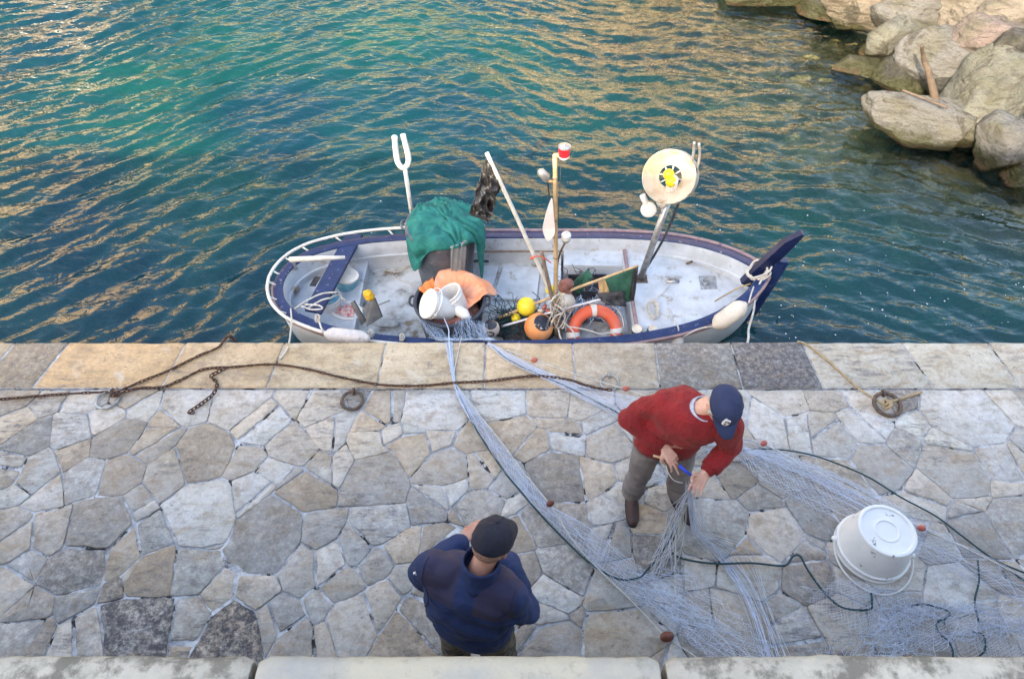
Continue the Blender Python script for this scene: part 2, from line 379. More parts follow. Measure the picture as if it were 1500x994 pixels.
big_ = {(390, 790): .04, (300, 667): .025, (547, 707): .045, (293, 753): .05, (197, 923): .05, (347, 927): .04, (143, 767): .03, (640, 603): .03, (637, 603): .03, (737, 593): .03, (1404, 604): .06, (1395, 691): .04, (1290, 682): .03,
        (1043, 770): .05, (1113, 743): .02, (1133, 777): .03, (807, 773): .03, (830, 830): .03, (900, 863): .03, (910, 927): .04, (1097, 843): .02, (1425, 913): .02, (1398, 869): .03, (230, 840): .02, (353, 590): .03, (277, 590): .03,
        (600, 667): .02, (647, 683): .03, (1187, 757): .03, (560, 765): .03, (620, 905): .02, (813, 703): .03, (177, 870): -.01, (193, 723): -.03, (203, 693): -.02, (213, 598): -.01, (1322, 619): 0, (660, 760): -.02, (250, 693): .01, (1020, 840): .0, (1080, 897): -.01, (227, 790): -.01, (213, 760): -.02}
wt = [rs.uniform(-.018, .020) + big_.get(s_[2], 0) for s_ in seeds]
pav = MB()
def hz(x, y): return .012 * noise.noise(Vector((x * .9, y * .9, 3.1)))
for i, (x, y, key) in enumerate(seeds):
    poly = [(x - 1.5, .2), (x + 1.5, .2), (x + 1.5, KERB_Y), (x - 1.5, KERB_Y)]
    for j, (x2, y2, _) in enumerate(seeds):
        if i == j or (x - x2) ** 2 + (y - y2) ** 2 > 4: continue
        nx, ny = x2 - x, y2 - y; L_ = math.hypot(nx, ny); nx /= L_; ny /= L_
        d = nx * (x + x2) / 2 + ny * (y + y2) / 2 + (wt[i] - wt[j]) / (2 * L_)
        poly = clip(poly, (nx, ny), d)
        if len(poly) < 3: break
    if len(poly) < 3: continue
    def vw(p):
        if p[1] > KERB_Y - 1e-6 or p[1] < .21: k = Vector((noise.noise(Vector((p[0] * 9, p[1] * 9, 4))) * .07, 0))
        else: k = Vector((noise.noise(Vector((p[0] * 9, p[1] * 9, 4))), noise.noise(Vector((p[0] * 9, p[1] * 9, 17))))) * .085
        return (p[0] + k.x, p[1] + k.y)
    poly = [vw(p) for p in poly]
    pieces = [poly]
    ar = abs(sum(poly[k - 1][0] * poly[k][1] - poly[k][0] * poly[k - 1][1] for k in range(len(poly)))) / 2
    if ar > .075 and key not in darks and key not in big_ and key not in pales and rs.random() < .42:
        an = rs.uniform(0, math.pi); nx, ny = math.cos(an), math.sin(an); gx_ = sum(p[0] for p in poly) / len(poly) + rs.uniform(-.04, .04); gy_ = sum(p[1] for p in poly) / len(poly) + rs.uniform(-.04, .04); dd = nx * gx_ + ny * gy_; gp = rs.uniform(.003, .009)
        pieces = [clip(poly, (nx, ny), dd - gp), clip(poly, (-nx, -ny), -dd - gp)]
    for poly in pieces:
        poly = [p for k_, p in enumerate(poly) if math.hypot(p[0] - poly[k_ - 1][0], p[1] - poly[k_ - 1][1]) > .012]
        if len(poly) < 3: continue
        ins = []
        for k_ in range(len(poly)):
            p0_, p1_, p2_ = Vector(poly[k_ - 1]), Vector(poly[k_]), Vector(poly[(k_ + 1) % len(poly)]); d0, d1 = (p1_ - p0_).normalized(), (p2_ - p1_).normalized()
            n0_, n1_ = Vector((-d0.y, d0.x)), Vector((-d1.y, d1.x)); bs = (n0_ + n1_)
            if bs.length < .2: bs = n0_.copy()
            bs.normalize(); gap = .0025 + .011 * abs(noise.noise(Vector((p1_.x * 3.1, p1_.y * 2.7, .5)))); ins.append(p1_ + bs * min(gap / max(bs.dot(n0_), .35), .03))
        ar_ = sum(ins[k_ - 1][0] * ins[k_][1] - ins[k_][0] * ins[k_ - 1][1] for k_ in range(len(ins))) / 2
        if ar_ < 0: ins = [p_ - 2 * (p_ - Vector(q_)) for p_, q_ in zip(ins, poly)]
        poly = [(p_.x, p_.y) for p_ in ins]
        # extra irregularity: subdivide, wobble, round the corners
        pts = [Vector((*p, 0)) for p in poly]; dense = []
        for k in range(len(pts)):
            a, b_ = pts[k], pts[(k + 1) % len(pts)]; n_ = max(1, int((b_ - a).length / .022))
            for q in range(n_): dense.append(a.lerp(b_, q / n_))
        dense = [(dense[k - 1] + dense[k] * 6 + dense[(k + 1) % len(dense)]) / 8 for k in range(len(dense))]
        cx = sum((p.x for p in dense)) / len(dense); cy = sum((p.y for p in dense)) / len(dense); cc = Vector((cx, cy, 0))
        for k, p in enumerate(dense):
            q = Vector((p.x * 5, p.y * 5, i * .37)); w2 = noise.noise(q) * .012 + noise.noise(q * 4) * .008 + noise.noise(q * 11) * .004
            dense[k] = p + (p - cc).normalized() * (w2 - .001)
        tint_k = rs.random(); g = rs.uniform(.42, .64)
        if key and key[1] < 640: g = max(g, rs.uniform(.54, .68))
        warm = rs.uniform(.84, 1.0) if tint_k < (.75 if not key or key[1] > 700 or key[0] > 900 else .45) else rs.uniform(.66, .84)
        if key and key[0] > 1100: warm = max(warm, .82)
        col = (g, g * (.5 + warm * .5) * .99, g * warm * .98)
        if key in pales: g = pales[key]; col = (g, g * .99, g * .96)
        dk = darks.get(key, rs.choice([0, 0, .0, .15, .3, .4] if (key and key[1] > 740) else [0, 0, 0, .12, .25]))
        hgt = .020 + rs.uniform(-.004, .006); tx, ty = rs.uniform(-.018, .018), rs.uniform(-.018, .018)
        def lift(p, z): return Vector((p.x, p.y, z + hz(p.x, p.y) + (tx * (p.x - cx) + ty * (p.y - cy))))
        secs = [[lift(p, -.03) for p in dense], [lift(p, hgt - .006) for p in dense],
                [lift(p + (cc - p).normalized() * .0025, hgt - .002) for p in dense], [lift(p + (cc - p).normalized() * .007, hgt) for p in dense]]
        n0 = len(pav.v); pav.loft(secs, cap=False, col=(*col, dk))
        m_ = len(dense); top = [n0 + 3 * m_ + k for k in range(m_)]
        ci = len(pav.v); pav.v.append(lift(cc, hgt + .002))
        for k in range(m_): pav.col[len(pav.f)] = (*col, dk); pav.f.append([top[k], top[(k + 1) % m_], ci]); pav.m.append(0)

# mortar sheet
gx, gy = 420, 70; o = len(pav.v)
for j in range(gy + 1):
    for i in range(gx + 1):
        x = -11 + 22 * i / gx; y = .3 + (KERB_Y - .3) * j / gy
        pav.v.append(Vector((x, y, hz(x, y) + .006 * noise.noise(Vector((x * 6, y * 6, 0))) + .0115)))
for j in range(gy):
    for i in range(gx):
        a = o + j * (gx + 1) + i; pav.f.append([a, a + 1, a + gx + 2, a + gx + 1]); pav.m.append(1)
pv = obj('pavement', pav, [M['flag'], M['mortar']], origin=(0, 0, 0)); tag(pv, kind='structure')
# kerb blocks of the quay edge
kb = MB()
jt = [(-1500, -1550), (-1180, -1230), (-900, -950), (-640, -690), (-400, -440), (-180, -225), (28, -30), (105, 52), (277, 240), (420, 393), (567, 553), (712, 709), (838, 843), (958, 966), (1068, 1086), (1171, 1202), (1316, 1364), (1442, 1492), (1590, 1640), (1760, 1810), (1960, 2020), (2180, 2250), (2420, 2500), (2700, 2780), (3000, 3080)]
kcol = {5: (.56, .45, .32, .15), 6: (.54, .44, .33, .5), 7: (.66, .45, .26, 0), 8: (.64, .47, .30, .05), 9: (.60, .48, .33, 0), 10: (.60, .50, .37, 0), 11: (.60, .47, .33, 0),
        12: (.55, .47, .37, .3), 13: (.42, .40, .37, .65), 14: (.34, .33, .33, .9), 15: (.56, .53, .47, .12), 16: (.58, .55, .48, .05), 17: (.58, .55, .49, .1), 18: (.56, .52, .46, .2)}
for k in range(len(jt) - 1):
    (a0, b0), (a1, b1) = jt[k], jt[k + 1]; g = .005
    xa0, xb0, xa1, xb1 = P(a0, 500).x + g, P(b0, 567).x + g, P(a1, 500).x - g, P(b1, 567).x - g
    c = kcol.get(k, (.42, .39, .34, .1)); zt = .036 + rs.uniform(-.006, .006)
    nx_ = 14; ny_ = 6
    def kp(s_, t_, z, ins=0):
        s2 = ins + s_ * (1 - 2 * ins) if ins else s_
        xe = xa0 + (xa1 - xa0) * s_; xi = xb0 + (xb1 - xb0) * s_; y = KERB_Y + .006 + (EDGE_Y - KERB_Y - .006) * t_
        x = xi + (xe - xi) * t_
        wob = .010 * noise.noise(Vector((x * 5, y * 3, 7))) + .006 * noise.noise(Vector((x * 17, y * 9, 7)))
        return Vector((x, y + wob * (t_ * 1.0), z + .003 * noise.noise(Vector((x * 7, y * 7, 1)))))
    outl = [(i / nx_, 0) for i in range(nx_)] + [(1, j / ny_) for j in range(ny_)] + [(1 - i / nx_, 1) for i in range(nx_)] + [(0, 1 - j / ny_) for j in range(ny_)]
    def sec(z, inset):
        pts = [kp(s_, t_, z) for s_, t_ in outl]; cc = sum(pts, Vector()) / len(pts); out = []
        for p in pts:
            d = cc - p; out.append(p + Vector((inset if d.x > 0 else -inset, inset if d.y > 0 else -inset, 0)))
        return out
    n0 = len(kb.v); secs = [sec(-.45, 0), sec(zt - .02, 0), sec(zt - .006, .004), sec(zt, .014)]
    kb.loft(secs, cap=False, col=c)
    m_ = len(outl); top = [n0 + 3 * m_ + q for q in range(m_)]; kb.col[len(kb.f)] = c; kb.f.append(top); kb.m.append(0)
kbo = obj('kerb', kb, M['kerb'], origin=(0, 0, 0), auto=50); tag(kbo, kind='structure')
# joints between kerb blocks and the body of the quay
q = MB(); q.box((0, 1.875, -1.6), (60, 4.09, 3.16)); q.box((0, 3.675, .0), (26, .48, .05), mi=1); tag(obj('quay', q, [M['quay_side'], M['mortar']], smooth=False), kind='structure')
# retaining wall under the camera
rw = empty('retaining_wall', (0, .3, 0), 'stone retaining wall topped by pale mottled coping blocks at the bottom edge', 'wall')
wl = MB(); wl.box((0, .25, 1.40), (30, .42, 2.8), bev=.01); obj('wall_face', wl, M['quay_side'], rw, False)
M['coping'] = mat('coping_stone', (.26, .25, .22), .9, (.38, .37, .33), 7, (.35, .65), col3=(.13, .125, .11), s3=12, c3=(.47, .58), bump=.006, bscale=30)
M['coping_grey'] = mat('coping_stone_grey', (.26, .265, .26), .9, (.35, .33, .27), 4, col3=(.18, .18, .16), s3=6, c3=(.52, .64), bump=.005, bscale=30)
cj = [-2200, -1500, -820, -240, 374, 970, 1600, 2200, 2900, 3600]
for k in range(len(cj) - 1):
    x0, x1 = P(cj[k], 962, WALL_Z).x + .008, P(cj[k + 1], 962, WALL_Z).x - .008
    cp = MB(); n_ = 40; secs = []
    for i in range(n_ + 1):
        x = x0 + (x1 - x0) * i / n_; wob = .006 * noise.noise(Vector((x * 6, k, 0))) + .003 * noise.noise(Vector((x * 25, k, 0))); e = .012 if i in (0, n_) else 0
        yf = WALL_Y + wob - e; zt = WALL_Z + .003 * noise.noise(Vector((x * 5, 0, k)))
        secs.append([Vector((x, -.1, zt - .1)), Vector((x, -.1, zt - e * .5)), Vector((x, yf - .03, zt - e * .5)), Vector((x, yf - .008, zt - .005 - e * .5)), Vector((x, yf, zt - .02)), Vector((x, yf - .01, zt - .1))])
    cp.loft(secs); o_ = obj('coping_stone', cp, M['coping'] if k != 4 else M['coping_grey'], rw, auto=60)
t_ = MB(); t_.box((0, -6.1, 1.4), (60, 12, 2.94)); tag(obj('terrace', t_, M['mortar'], smooth=False), kind='structure')
# ------------------------------------------------------------------ sea bed
def shore(x, y):       # 0 open water ... 1 at the boulders
    return x - (5.3 - .25 * (y - 9) + max(0, 8.6 - y) * 1.1)
def bed_z(x, y):
    s_ = shore(x, y); d = -4.2 + 3.25 / (1 + math.exp(-(s_ + 2.3) * 1.3))
    if y > 9: d += min(.35, (y - 9) * .12) * (1 / (1 + math.exp(-(x - 3))))
    return d
def grid(x0, x1, y0, y1, dx, dy, out, ymin=None):
    xs = list(np.arange(x0, x1, dx)); ys = list(np.arange(y0, y1, dy)); st = dx
    a = [x0]; b_ = [xs[-1]]; c_ = [ys[-1]]
    s_ = dx
    while b_[-1] < out: s_ *= 1.25; b_.append(b_[-1] + s_); a.append(a[-1] - s_)
    s_ = dy
    while c_[-1] < out: s_ *= 1.25; c_.append(c_[-1] + s_)
    return np.array(a[:0:-1] + xs + b_[1:]), np.array(ys + c_[1:])
def sheet(name, xs, ys, Z, mats, attrs=None):
    nx_, ny_ = len(xs), len(ys); XX, YY = np.meshgrid(xs, ys); co = np.stack([XX.ravel(), YY.ravel(), Z.ravel()], 1)
    idx = np.arange(nx_ * ny_).reshape(ny_, nx_); f = np.stack([idx[:-1, :-1].ravel(), idx[:-1, 1:].ravel(), idx[1:, 1:].ravel(), idx[1:, :-1].ravel()], 1)
    me = bpy.data.meshes.new(name); me.vertices.add(len(co)); me.vertices.foreach_set('co', co.astype(np.float32).ravel())
    me.loops.add(f.size); me.loops.foreach_set('vertex_index', f.ravel().astype(np.int32)); me.polygons.add(len(f))
    me.polygons.foreach_set('loop_start', np.arange(0, f.size, 4, dtype=np.int32)); me.polygons.foreach_set('use_smooth', [True] * len(f))
    for k, a in (attrs or {}).items():
        at = me.attributes.new(k, 'FLOAT', 'POINT'); at.data.foreach_set('value', a.astype(np.float32).ravel())
    me.update(calc_edges=True); me.validate(); me.materials.append(mats)
    o = bpy.data.objects.new(name, me); C.objects.link(o); tag(o, kind='structure'); return o
xs, ys = grid(-12, 13, 3.9, 16, .10, .10, 120)
Zb = np.array([[-.06 + bed_z(x, y) + .35 * noise.noise(Vector((x * .8, y * .8, 0))) + .16 * abs(noise.noise(Vector((x * 2.3, y * 2.3, 4)))) for x in xs] for y in ys])
M['bed'] = mat('seabed', (.34, .29, .15), .9, (.12, .12, .06), 2.2, (.40, .60), col3=(.42, .38, .26), s3=3, c3=(.54, .60), bump=.15, bscale=3)
Zb = np.minimum(Zb, -1.16 + .1 * np.sin(xs * 9)[None, :] * np.sin(ys * 8)[:, None])
sheet('seabed', xs, ys, Zb, M['bed'])
# ------------------------------------------------------------------ water
xs, ys = grid(-11.5, 12, 3.9, 15.5, .033, .033, 150)
XX, YY = np.meshgrid(xs, ys)
rw_ = np.random.RandomState(5); Z = np.zeros_like(XX)
wx = XX + .18 * np.sin(YY * .9 + 1.3) + .1 * np.sin(XX * 1.1 + YY * .6); wy = YY + .14 * np.sin(XX * .8 + .4) + .08 * np.sin(XX * 2.1 - YY * .7)
wl_ = 1 / (1 + np.exp((XX + 1.0 + .25 * (YY - 8)) / 1.6))                 # ripples fan: one train to the left, one to the right
for i in range(190):
    lam = .12 * (7.5 ** rw_.rand()) if i % 6 else 1.2 + rw_.rand(); k = 2 * math.pi / lam
    lf = i % 2; th = math.radians(118 if lf else 74) + rw_.randn() * .34
    a = (.0042 * lam ** .85 if lam < 1.1 else .0030) * (.5 + .9 * rw_.rand())
    arg = k * (wx * math.cos(th) + wy * math.sin(th)) + rw_.rand() * 6.28
    Z += a * (wl_ if lf else 1 - wl_) * 1.3 * (np.sin(arg) + .2 * np.sin(2 * arg + .8))
# ring ripples off the stern
rr = np.hypot(XX + 2.2, YY - 5.0); Z += .006 * np.sin(rr * 2 * math.pi / .34) * np.exp(-((rr - 1.3) / .9) ** 2) * (XX < -1.5)
far = np.clip((YY - 15) / 8, 0, 1) + np.clip((np.abs(XX) - 11.5) / 6, 0, 1); Z *= np.clip(1 - far, 0, 1)
shal = 1 / (1 + np.exp(-(XX - (5.3 - .25 * (YY - 9) + np.maximum(0, 8.6 - YY) * 1.1) + 2.9) * 1.0))
clear = np.clip(.08 + .88 * shal, 0, 1)
def water_mat():
    m = bpy.data.materials.new('water'); m.use_nodes = True; t = m.node_tree; t.nodes.clear(); N = t.nodes.new; L = t.links.new
    out = N('ShaderNodeOutputMaterial'); tc = N('ShaderNodeTexCoord')
    n = N('ShaderNodeTexNoise'); n.inputs['Scale'].default_value = .33; n.inputs['Detail'].default_value = 3; L(tc.outputs['Object'], n.inputs[0])
    r = N('ShaderNodeMapRange'); r.inputs[1].default_value = .38; r.inputs[2].default_value = .64; L(n.outputs[0], r.inputs[0])
    mx = N('ShaderNodeMix'); mx.data_type = 'RGBA'; L(r.outputs[0], mx.inputs[0]); mx.inputs[6].default_value = (.000, .030, .047, 1); mx.inputs[7].default_value = (.000, .052, .046, 1)
    df = N('ShaderNodeBsdfDiffuse'); L(mx.outputs[2], df.inputs[0])
    tr = N('ShaderNodeBsdfTransparent'); at = N('ShaderNodeAttribute'); at.attribute_name = 'clear'
    m0 = N('ShaderNodeMix'); m0.data_type = 'RGBA'; r0 = N('ShaderNodeMapRange'); r0.inputs[1].default_value = .45; r0.inputs[2].default_value = .95; L(at.outputs['Fac'], r0.inputs[0]); L(r0.outputs[0], m0.inputs[0])
    m0.inputs[6].default_value = (.48, .76, .72, 1); m0.inputs[7].default_value = (.88, .87, .72, 1); L(m0.outputs[2], tr.inputs[0])
    m1 = N('ShaderNodeMixShader'); L(at.outputs['Fac'], m1.inputs[0]); L(df.outputs[0], m1.inputs[1]); L(tr.outputs[0], m1.inputs[2])
    n2 = N('ShaderNodeTexNoise'); n2.inputs['Scale'].default_value = 5; n2.inputs['Detail'].default_value = 3; L(tc.outputs['Object'], n2.inputs[0])
    mq = N('ShaderNodeMapping'); mq.inputs['Scale'].default_value = (3.4, 7.5, 1); mq.inputs['Rotation'].default_value = (0, 0, .1); L(tc.outputs['Object'], mq.inputs[0])
    n3 = N('ShaderNodeTexNoise'); n3.inputs['Scale'].default_value = 1; n3.inputs['Detail'].default_value = 2; n3.inputs['Distortion'].default_value = .7; L(mq.outputs[0], n3.inputs[0])
    b0 = N('ShaderNodeBump'); b0.inputs['Distance'].default_value = .026; L(n3.outputs[0], b0.inputs['Height'])
    bp = N('ShaderNodeBump'); bp.inputs['Distance'].default_value = .012; L(n2.outputs[0], bp.inputs['Height']); L(b0.outputs[0], bp.inputs['Normal'])
    gl = N('ShaderNodeBsdfGlossy'); gl.inputs['Roughness'].default_value = .03; L(bp.outputs[0], gl.inputs['Normal'])
    fr = N('ShaderNodeFresnel'); fr.inputs['IOR'].default_value = 1.50; L(bp.outputs[0], fr.inputs['Normal'])
    m2 = N('ShaderNodeMixShader'); L(fr.outputs[0], m2.inputs[0]); L(m1.outputs[0], m2.inputs[1]); L(gl.outputs[0], m2.inputs[2]); L(m2.outputs[0], out.inputs[0]); return m
M['water'] = water_mat()
water = sheet('water', xs, ys, Z + WATER_Z, M['water'], {'clear': clear})
# ------------------------------------------------------------------ the far side of the harbour (seen mirrored in the water)
M['hill'] = mat('hillside', (.075, .10, .022), .95, (.17, .18, .05), .12, (.4, .6), col3=(.80, .64, .38), s3=.13, c3=(.49, .54), bump=.3, bscale=1)
hx = np.linspace(-150, 150, 90); hy = np.linspace(44, 130, 40); HX, HY = np.meshgrid(hx, hy)
HZ = -1.5 + (HY - 44) * .78 * (1 - .25 * np.tanh((HY - 44) / 60)) + np.array([[5 * noise.noise(Vector((x * .05, y * .05, 0))) + 2 * noise.noise(Vector((x * .2, y * .2, 2))) for x in hx] for y in hy]) * np.clip((HY - 44) / 12, 0, 1)
sheet('hill', hx, hy, HZ, M['hill'])
def house(x0, x1, y, h, dep, col, roofc, label, z0=-1.0, front=-1, nwx=4, nwz=4, group=None):
    cx = (x0 + x1) / 2; e = empty('house', (cx, y, z0), label, 'house', group)
    wm = mat('house_render', col, .9, tuple(c * .85 for c in col), .6); rm = mat('roof_tiles', roofc, .9, tuple(c * .7 for c in roofc), 3)
    a = MB(); a.box((cx, y - front * dep / 2, z0 + h / 2), (x1 - x0, dep, h)); obj('wall', a, wm, e, False)
    a = MB(); yy0, yy1 = y + front * .4, y - front * (dep + .4); ym = (yy0 + yy1) / 2; zt = z0 + h + .003
    a.add([(x0 - .4, yy0, zt), (x1 + .4, yy0, zt), (x1 + .4, yy1, zt), (x0 - .4, yy1, zt), (x0 - .4, ym, zt + 1.2), (x1 + .4, ym, zt + 1.2)], [[0, 1, 5, 4], [2, 3, 4, 5], [0, 4, 3], [1, 2, 5], [3, 2, 1, 0]]); obj('roof', a, rm, e, False)
    for i in range(nwx):
        for k in range(nwz):
            wxx = x0 + (x1 - x0) * (i + .5) / nwx; wz = z0 + 2 + (h - 3) * (k + .3) / nwz
            a = MB(); a.box((wxx, y + front * .03, wz), (.9, .08, 1.4)); wn = obj('window', a, M['glass_dark'], e, False)
            [obj('shutter', MB().box((wxx + q_ * .68, y + front * .05, wz), (.4, .06, 1.45)), M['flag_green'], wn, False) for q_ in (-1, 1)]
g = 'houses across the harbour'
tile = (.35, .16, .09)
house(1.5, 8, 34, 23, 8, (.82, .60, .36), tile, 'tallest ochre house across the harbour, mirrored in the water left of the boulders', group=g)
house(8.6, 15, 35, 20, 8, (.82, .62, .44), tile, 'sandy pink house beside the tallest ochre house across the harbour', group=g)
house(15.5, 22, 36, 14, 8, (.80, .66, .42), tile, 'low yellow house furthest right across the harbour', group=g)
house(-37, -26, 32, 24, 8, (.82, .60, .36), tile, 'tall ochre house furthest left across the harbour', group=g)
house(-25, -20, 34, 17, 8, (.80, .62, .42), tile, 'sand-coloured house second from the left across the harbour', group=g)
house(-12, -6, 41, 8, 7, (.70, .62, .45), tile, 'small beige house low on the hillside across the harbour', group=g, nwz=2)
# the row behind the camera that shades the quay
g = 'houses behind the terrace'; zr = 8.25 - 1.2
k = 0
for x0, x1, c, lb in ((-44, -30, (.6, .42, .3), 'ochre house furthest left behind the terrace'), (-30.01, -16, (.6, .5, .4), 'sand house behind the terrace, second from the left'), (-16.02, -4, (.55, .3, .22), 'red-washed house behind the terrace left of the camera'),
                      (-4.03, 8, (.6, .48, .34), 'yellow house directly behind the terrace'), (8.04, 20, (.55, .4, .33), 'pink-brown house behind the terrace on the right')):
    house(x0 + .42, x1 - .42, -8, 4.85 + (1.0 if k % 2 else .9), 9, c, tile, lb, 2.87, 1, 4, 2, g); k += 1
# floating specks
sp = MB(); r3 = random.Random(9)
for i in range(190):
    p = P(r3.uniform(500, 1500), 500 - abs(r3.gauss(0, 100)), WATER_Z + .012); s_ = r3.choice([.004, .005, .006, .009]) 
    if p.y < 4.1: continue
    n_ = 6; sp.add([p + Vector((math.cos(a) * s_ * r3.uniform(.7, 1.3), math.sin(a) * s_ * r3.uniform(.7, 1.3), .004)) for a in [2 * math.pi * q_ / n_ for q_ in range(n_)]] + [p + Vector((0, 0, -.004))], [list(range(n_))] + [[(q_ + 1) % n_, q_, n_] for q_ in range(n_)])
tag(obj('foam_flecks', sp, M['white_plastic'], smooth=False), 'tiny white foam flecks scattered on the water around the boat', 'foam', kind='stuff')
# ------------------------------------------------------------------ boulders
def rock_mat():
    m = bpy.data.materials.new('boulder'); m.use_nodes = True; t = m.node_tree; b = t.nodes['Principled BSDF']; N = t.nodes.new; L = t.links.new
    tc = N('ShaderNodeTexCoord'); at = N('ShaderNodeAttribute'); at.attribute_name = 'tint'; geo = N('ShaderNodeNewGeometry')
    def nz(sc, det=7, ro=.62, di=0, v=None):
        n = N('ShaderNodeTexNoise'); n.inputs['Scale'].default_value = sc; n.inputs['Detail'].default_value = det; n.inputs['Roughness'].default_value = ro
        n.inputs['Distortion'].default_value = di; L(v or tc.outputs['Object'], n.inputs['Vector']); return n.outputs[0]
    def rng(x, a, bb, c=0, d=1):
        r = N('ShaderNodeMapRange'); L(x, r.inputs[0]); r.inputs[1].default_value = a; r.inputs[2].default_value = bb; r.inputs[3].default_value = c; r.inputs[4].default_value = d; return r.outputs[0]
    def mix(f, a, bb):
        x = N('ShaderNodeMix'); x.data_type = 'RGBA'; L(f, x.inputs[0])
        for i, q in ((6, a), (7, bb)):
            if isinstance(q, tuple): x.inputs[i].default_value = (*q, 1)
            else: L(q, x.inputs[i])
        return x.outputs[2]
    mp = N('ShaderNodeMapping'); mp.inputs['Scale'].default_value = (1, 1, 5); mp.inputs['Rotation'].default_value = (.5, .7, .3); L(tc.outputs['Object'], mp.inputs[0])
    c = mix(rng(nz(2, 6), .45, .7), at.outputs['Color'], (.15, .145, .09))
    c = mix(rng(nz(3, 8, .7, .4, mp.outputs[0]), .48, .68, 0, .75), c, (.085, .075, .065))
    c = mix(rng(nz(9, 8, .7), .5, .7, 0, .5), c, (.20, .19, .165)); c = mix(rng(nz(1.3, 8, .7, 1.0), .52, .56, 0, .8), c, (.07, .065, .05))
    sx = N('ShaderNodeSeparateXYZ'); L(geo.outputs['Position'], sx.inputs[0])
    ad = N('ShaderNodeMath'); ad.operation = 'ADD'; L(sx.outputs[2], ad.inputs[0]); L(rng(nz(2.5, 5), 0, 1, -.35, .35), ad.inputs[1])
    wet = rng(ad.outputs[0], -.58, -.74, 0, .9); c = mix(wet, c, (.05, .052, .016))                     # weed band
    oc = rng(ad.outputs[0], -.84, -.90, 0, .6); c = mix(oc, c, (.10, .055, .028))                        # ochre crust at the waterline
    L(c, b.inputs['Base Color']); L(rng(wet, 0, 1, .85, .32), b.inputs['Roughness'])
    b1 = N('ShaderNodeBump'); b1.inputs['Distance'].default_value = .22; L(nz(3, 9, .65, .3, mp.outputs[0]), b1.inputs['Height'])
    b2 = N('ShaderNodeBump'); b2.inputs['Distance'].default_value = .05; L(nz(16, 8, .7), b2.inputs['Height']); L(b1.outputs[0], b2.inputs['Normal']); L(b2.outputs[0], b.inputs['Normal']); return m
M['rock'] = rock_mat()
def boulder(px, py, z, rx, ry, rz, col, label, seed, rot=0, sub=4, tilt=0, group='boulders of the breakwater'):
    c = P(px, py, z) if py is not None else Vector(px)
    bm = bmesh.new(); bmesh.ops.create_icosphere(bm, subdivisions=sub + 1, radius=1); r_ = random.Random(seed)
    pl = []
    for _ in range(8):
        n = Vector((r_.gauss(0, 1), r_.gauss(0, 1), r_.gauss(0, 1))).normalized(); pl.append((n, r_.uniform(.55, .86)))
    pl += [(Vector((.1, -.1, 1)).normalized(), .72), (Vector((0, 0, -1)), .8), (Vector((-.3, -.8, .35)).normalized(), .74)]
    Rm = Matrix.Rotation(R(rot), 3, 'Z') @ Matrix.Rotation(R(tilt), 3, 'X')
    mb = MB(); vs = []
    for v in bm.verts:
        d = v.co.normalized(); rad = 1.0
        ks = [q / max(d.dot(n), 1e-3) for n, q in pl if d.dot(n) > .05]
        # soft minimum keeps the arrises worn
        s_ = sum(math.exp(-60 * k) for k in ks + [1.06]); rad = -math.log(s_) / 60
        rad += .05 * noise.noise(d * 2.2 + Vector((seed, 0, 0))) + .03 * noise.noise(d * 5 + Vector((0, seed, 0))) + .014 * noise.noise(d * 13) - .035 * max(0, 1 - abs(noise.noise(Vector((d.x * 2, d.y * 2, d.z * 5)) + Vector((seed * 3, 1, 0)))) * 12)
        p = Vector((d.x * rad * rx, d.y * rad * ry, d.z * rad * rz)) * (1.0 if py is None else .88); vs.append(c + Rm @ p)
    bm.verts.index_update(); mb.add(vs, [[v.index for v in f.verts] for f in bm.faces], col=(*col, 1)); bm.free()
    o = obj('boulder', mb, M['rock']); tag(o, label, 'boulder', group); return o
GR, TN, PK, GN, DK, PL = (.20, .20, .195), (.30, .255, .20), (.27, .215, .20), (.22, .225, .19), (.045, .045, .042), (.30, .265, .225)  # DK: wet dark rocks, and filler rocks coloured as shade in the gaps
boulder(1118, -12, -.75, .85, .6, .42, GN, 'low weed-covered boulder at the top edge, left of the gap in the rocks', 1)
boulder(1262, 2, -.45, .92, .8, .62, TN, 'large tan boulder with brown wet foot at the top edge', 2, 20)
boulder(1311, 55, -.52, .62, .42, .5, GN, 'greenish tilted slab between the tan boulder and the grey slab', 3, 35, tilt=20)
boulder(1348, 14, -.2, .8, .5, .5, GR, 'pale grey boulder behind the greenish tilted slab', 4, -20)
boulder(1428, 8, .0, .65, .6, .5, PL, 'pale cream boulder at the top edge above the pink boulder', 5, 40)
boulder(1492, 10, .2, .62, .6, .6, PL, 'pale boulder in the top right corner', 6)
boulder(1390, 84, -.35, .82, .62, .55, GR, 'big smooth grey slab under the upright driftwood', 7, -10, tilt=15)
boulder(1452, 58, -.05, .62, .55, .5, PK, 'pinkish rounded boulder above the large green-grey boulder', 8, 10)
boulder(1458, 140, -.35, .90, .75, .85, GN, 'large green-grey boulder at the right edge', 9, 15)
boulder(1356, 172, -.62, 1.08, .52, .46, GR, 'long flat grey boulder with weedy orange waterline, nearest the boat', 10, -14)
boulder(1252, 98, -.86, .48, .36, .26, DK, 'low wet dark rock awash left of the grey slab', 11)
boulder(1474, 214, -.6, .60, .5, .55, GR, 'grey boulder half in shade at the right edge below the green-grey boulder', 12, 30)
boulder(1512, 252, -.75, .45, .4, .36, DK, 'small dark boulder lowest at the right edge', 13)
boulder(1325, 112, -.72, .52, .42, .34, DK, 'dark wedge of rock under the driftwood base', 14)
boulder(1292, 78, -.85, .40, .3, .25, DK, 'dark wet stone at the foot of the greenish slab', 15)
boulder(1495, 85, .0, .45, .5, .5, DK, 'dark boulder at the right edge beside the pink boulder', 16)
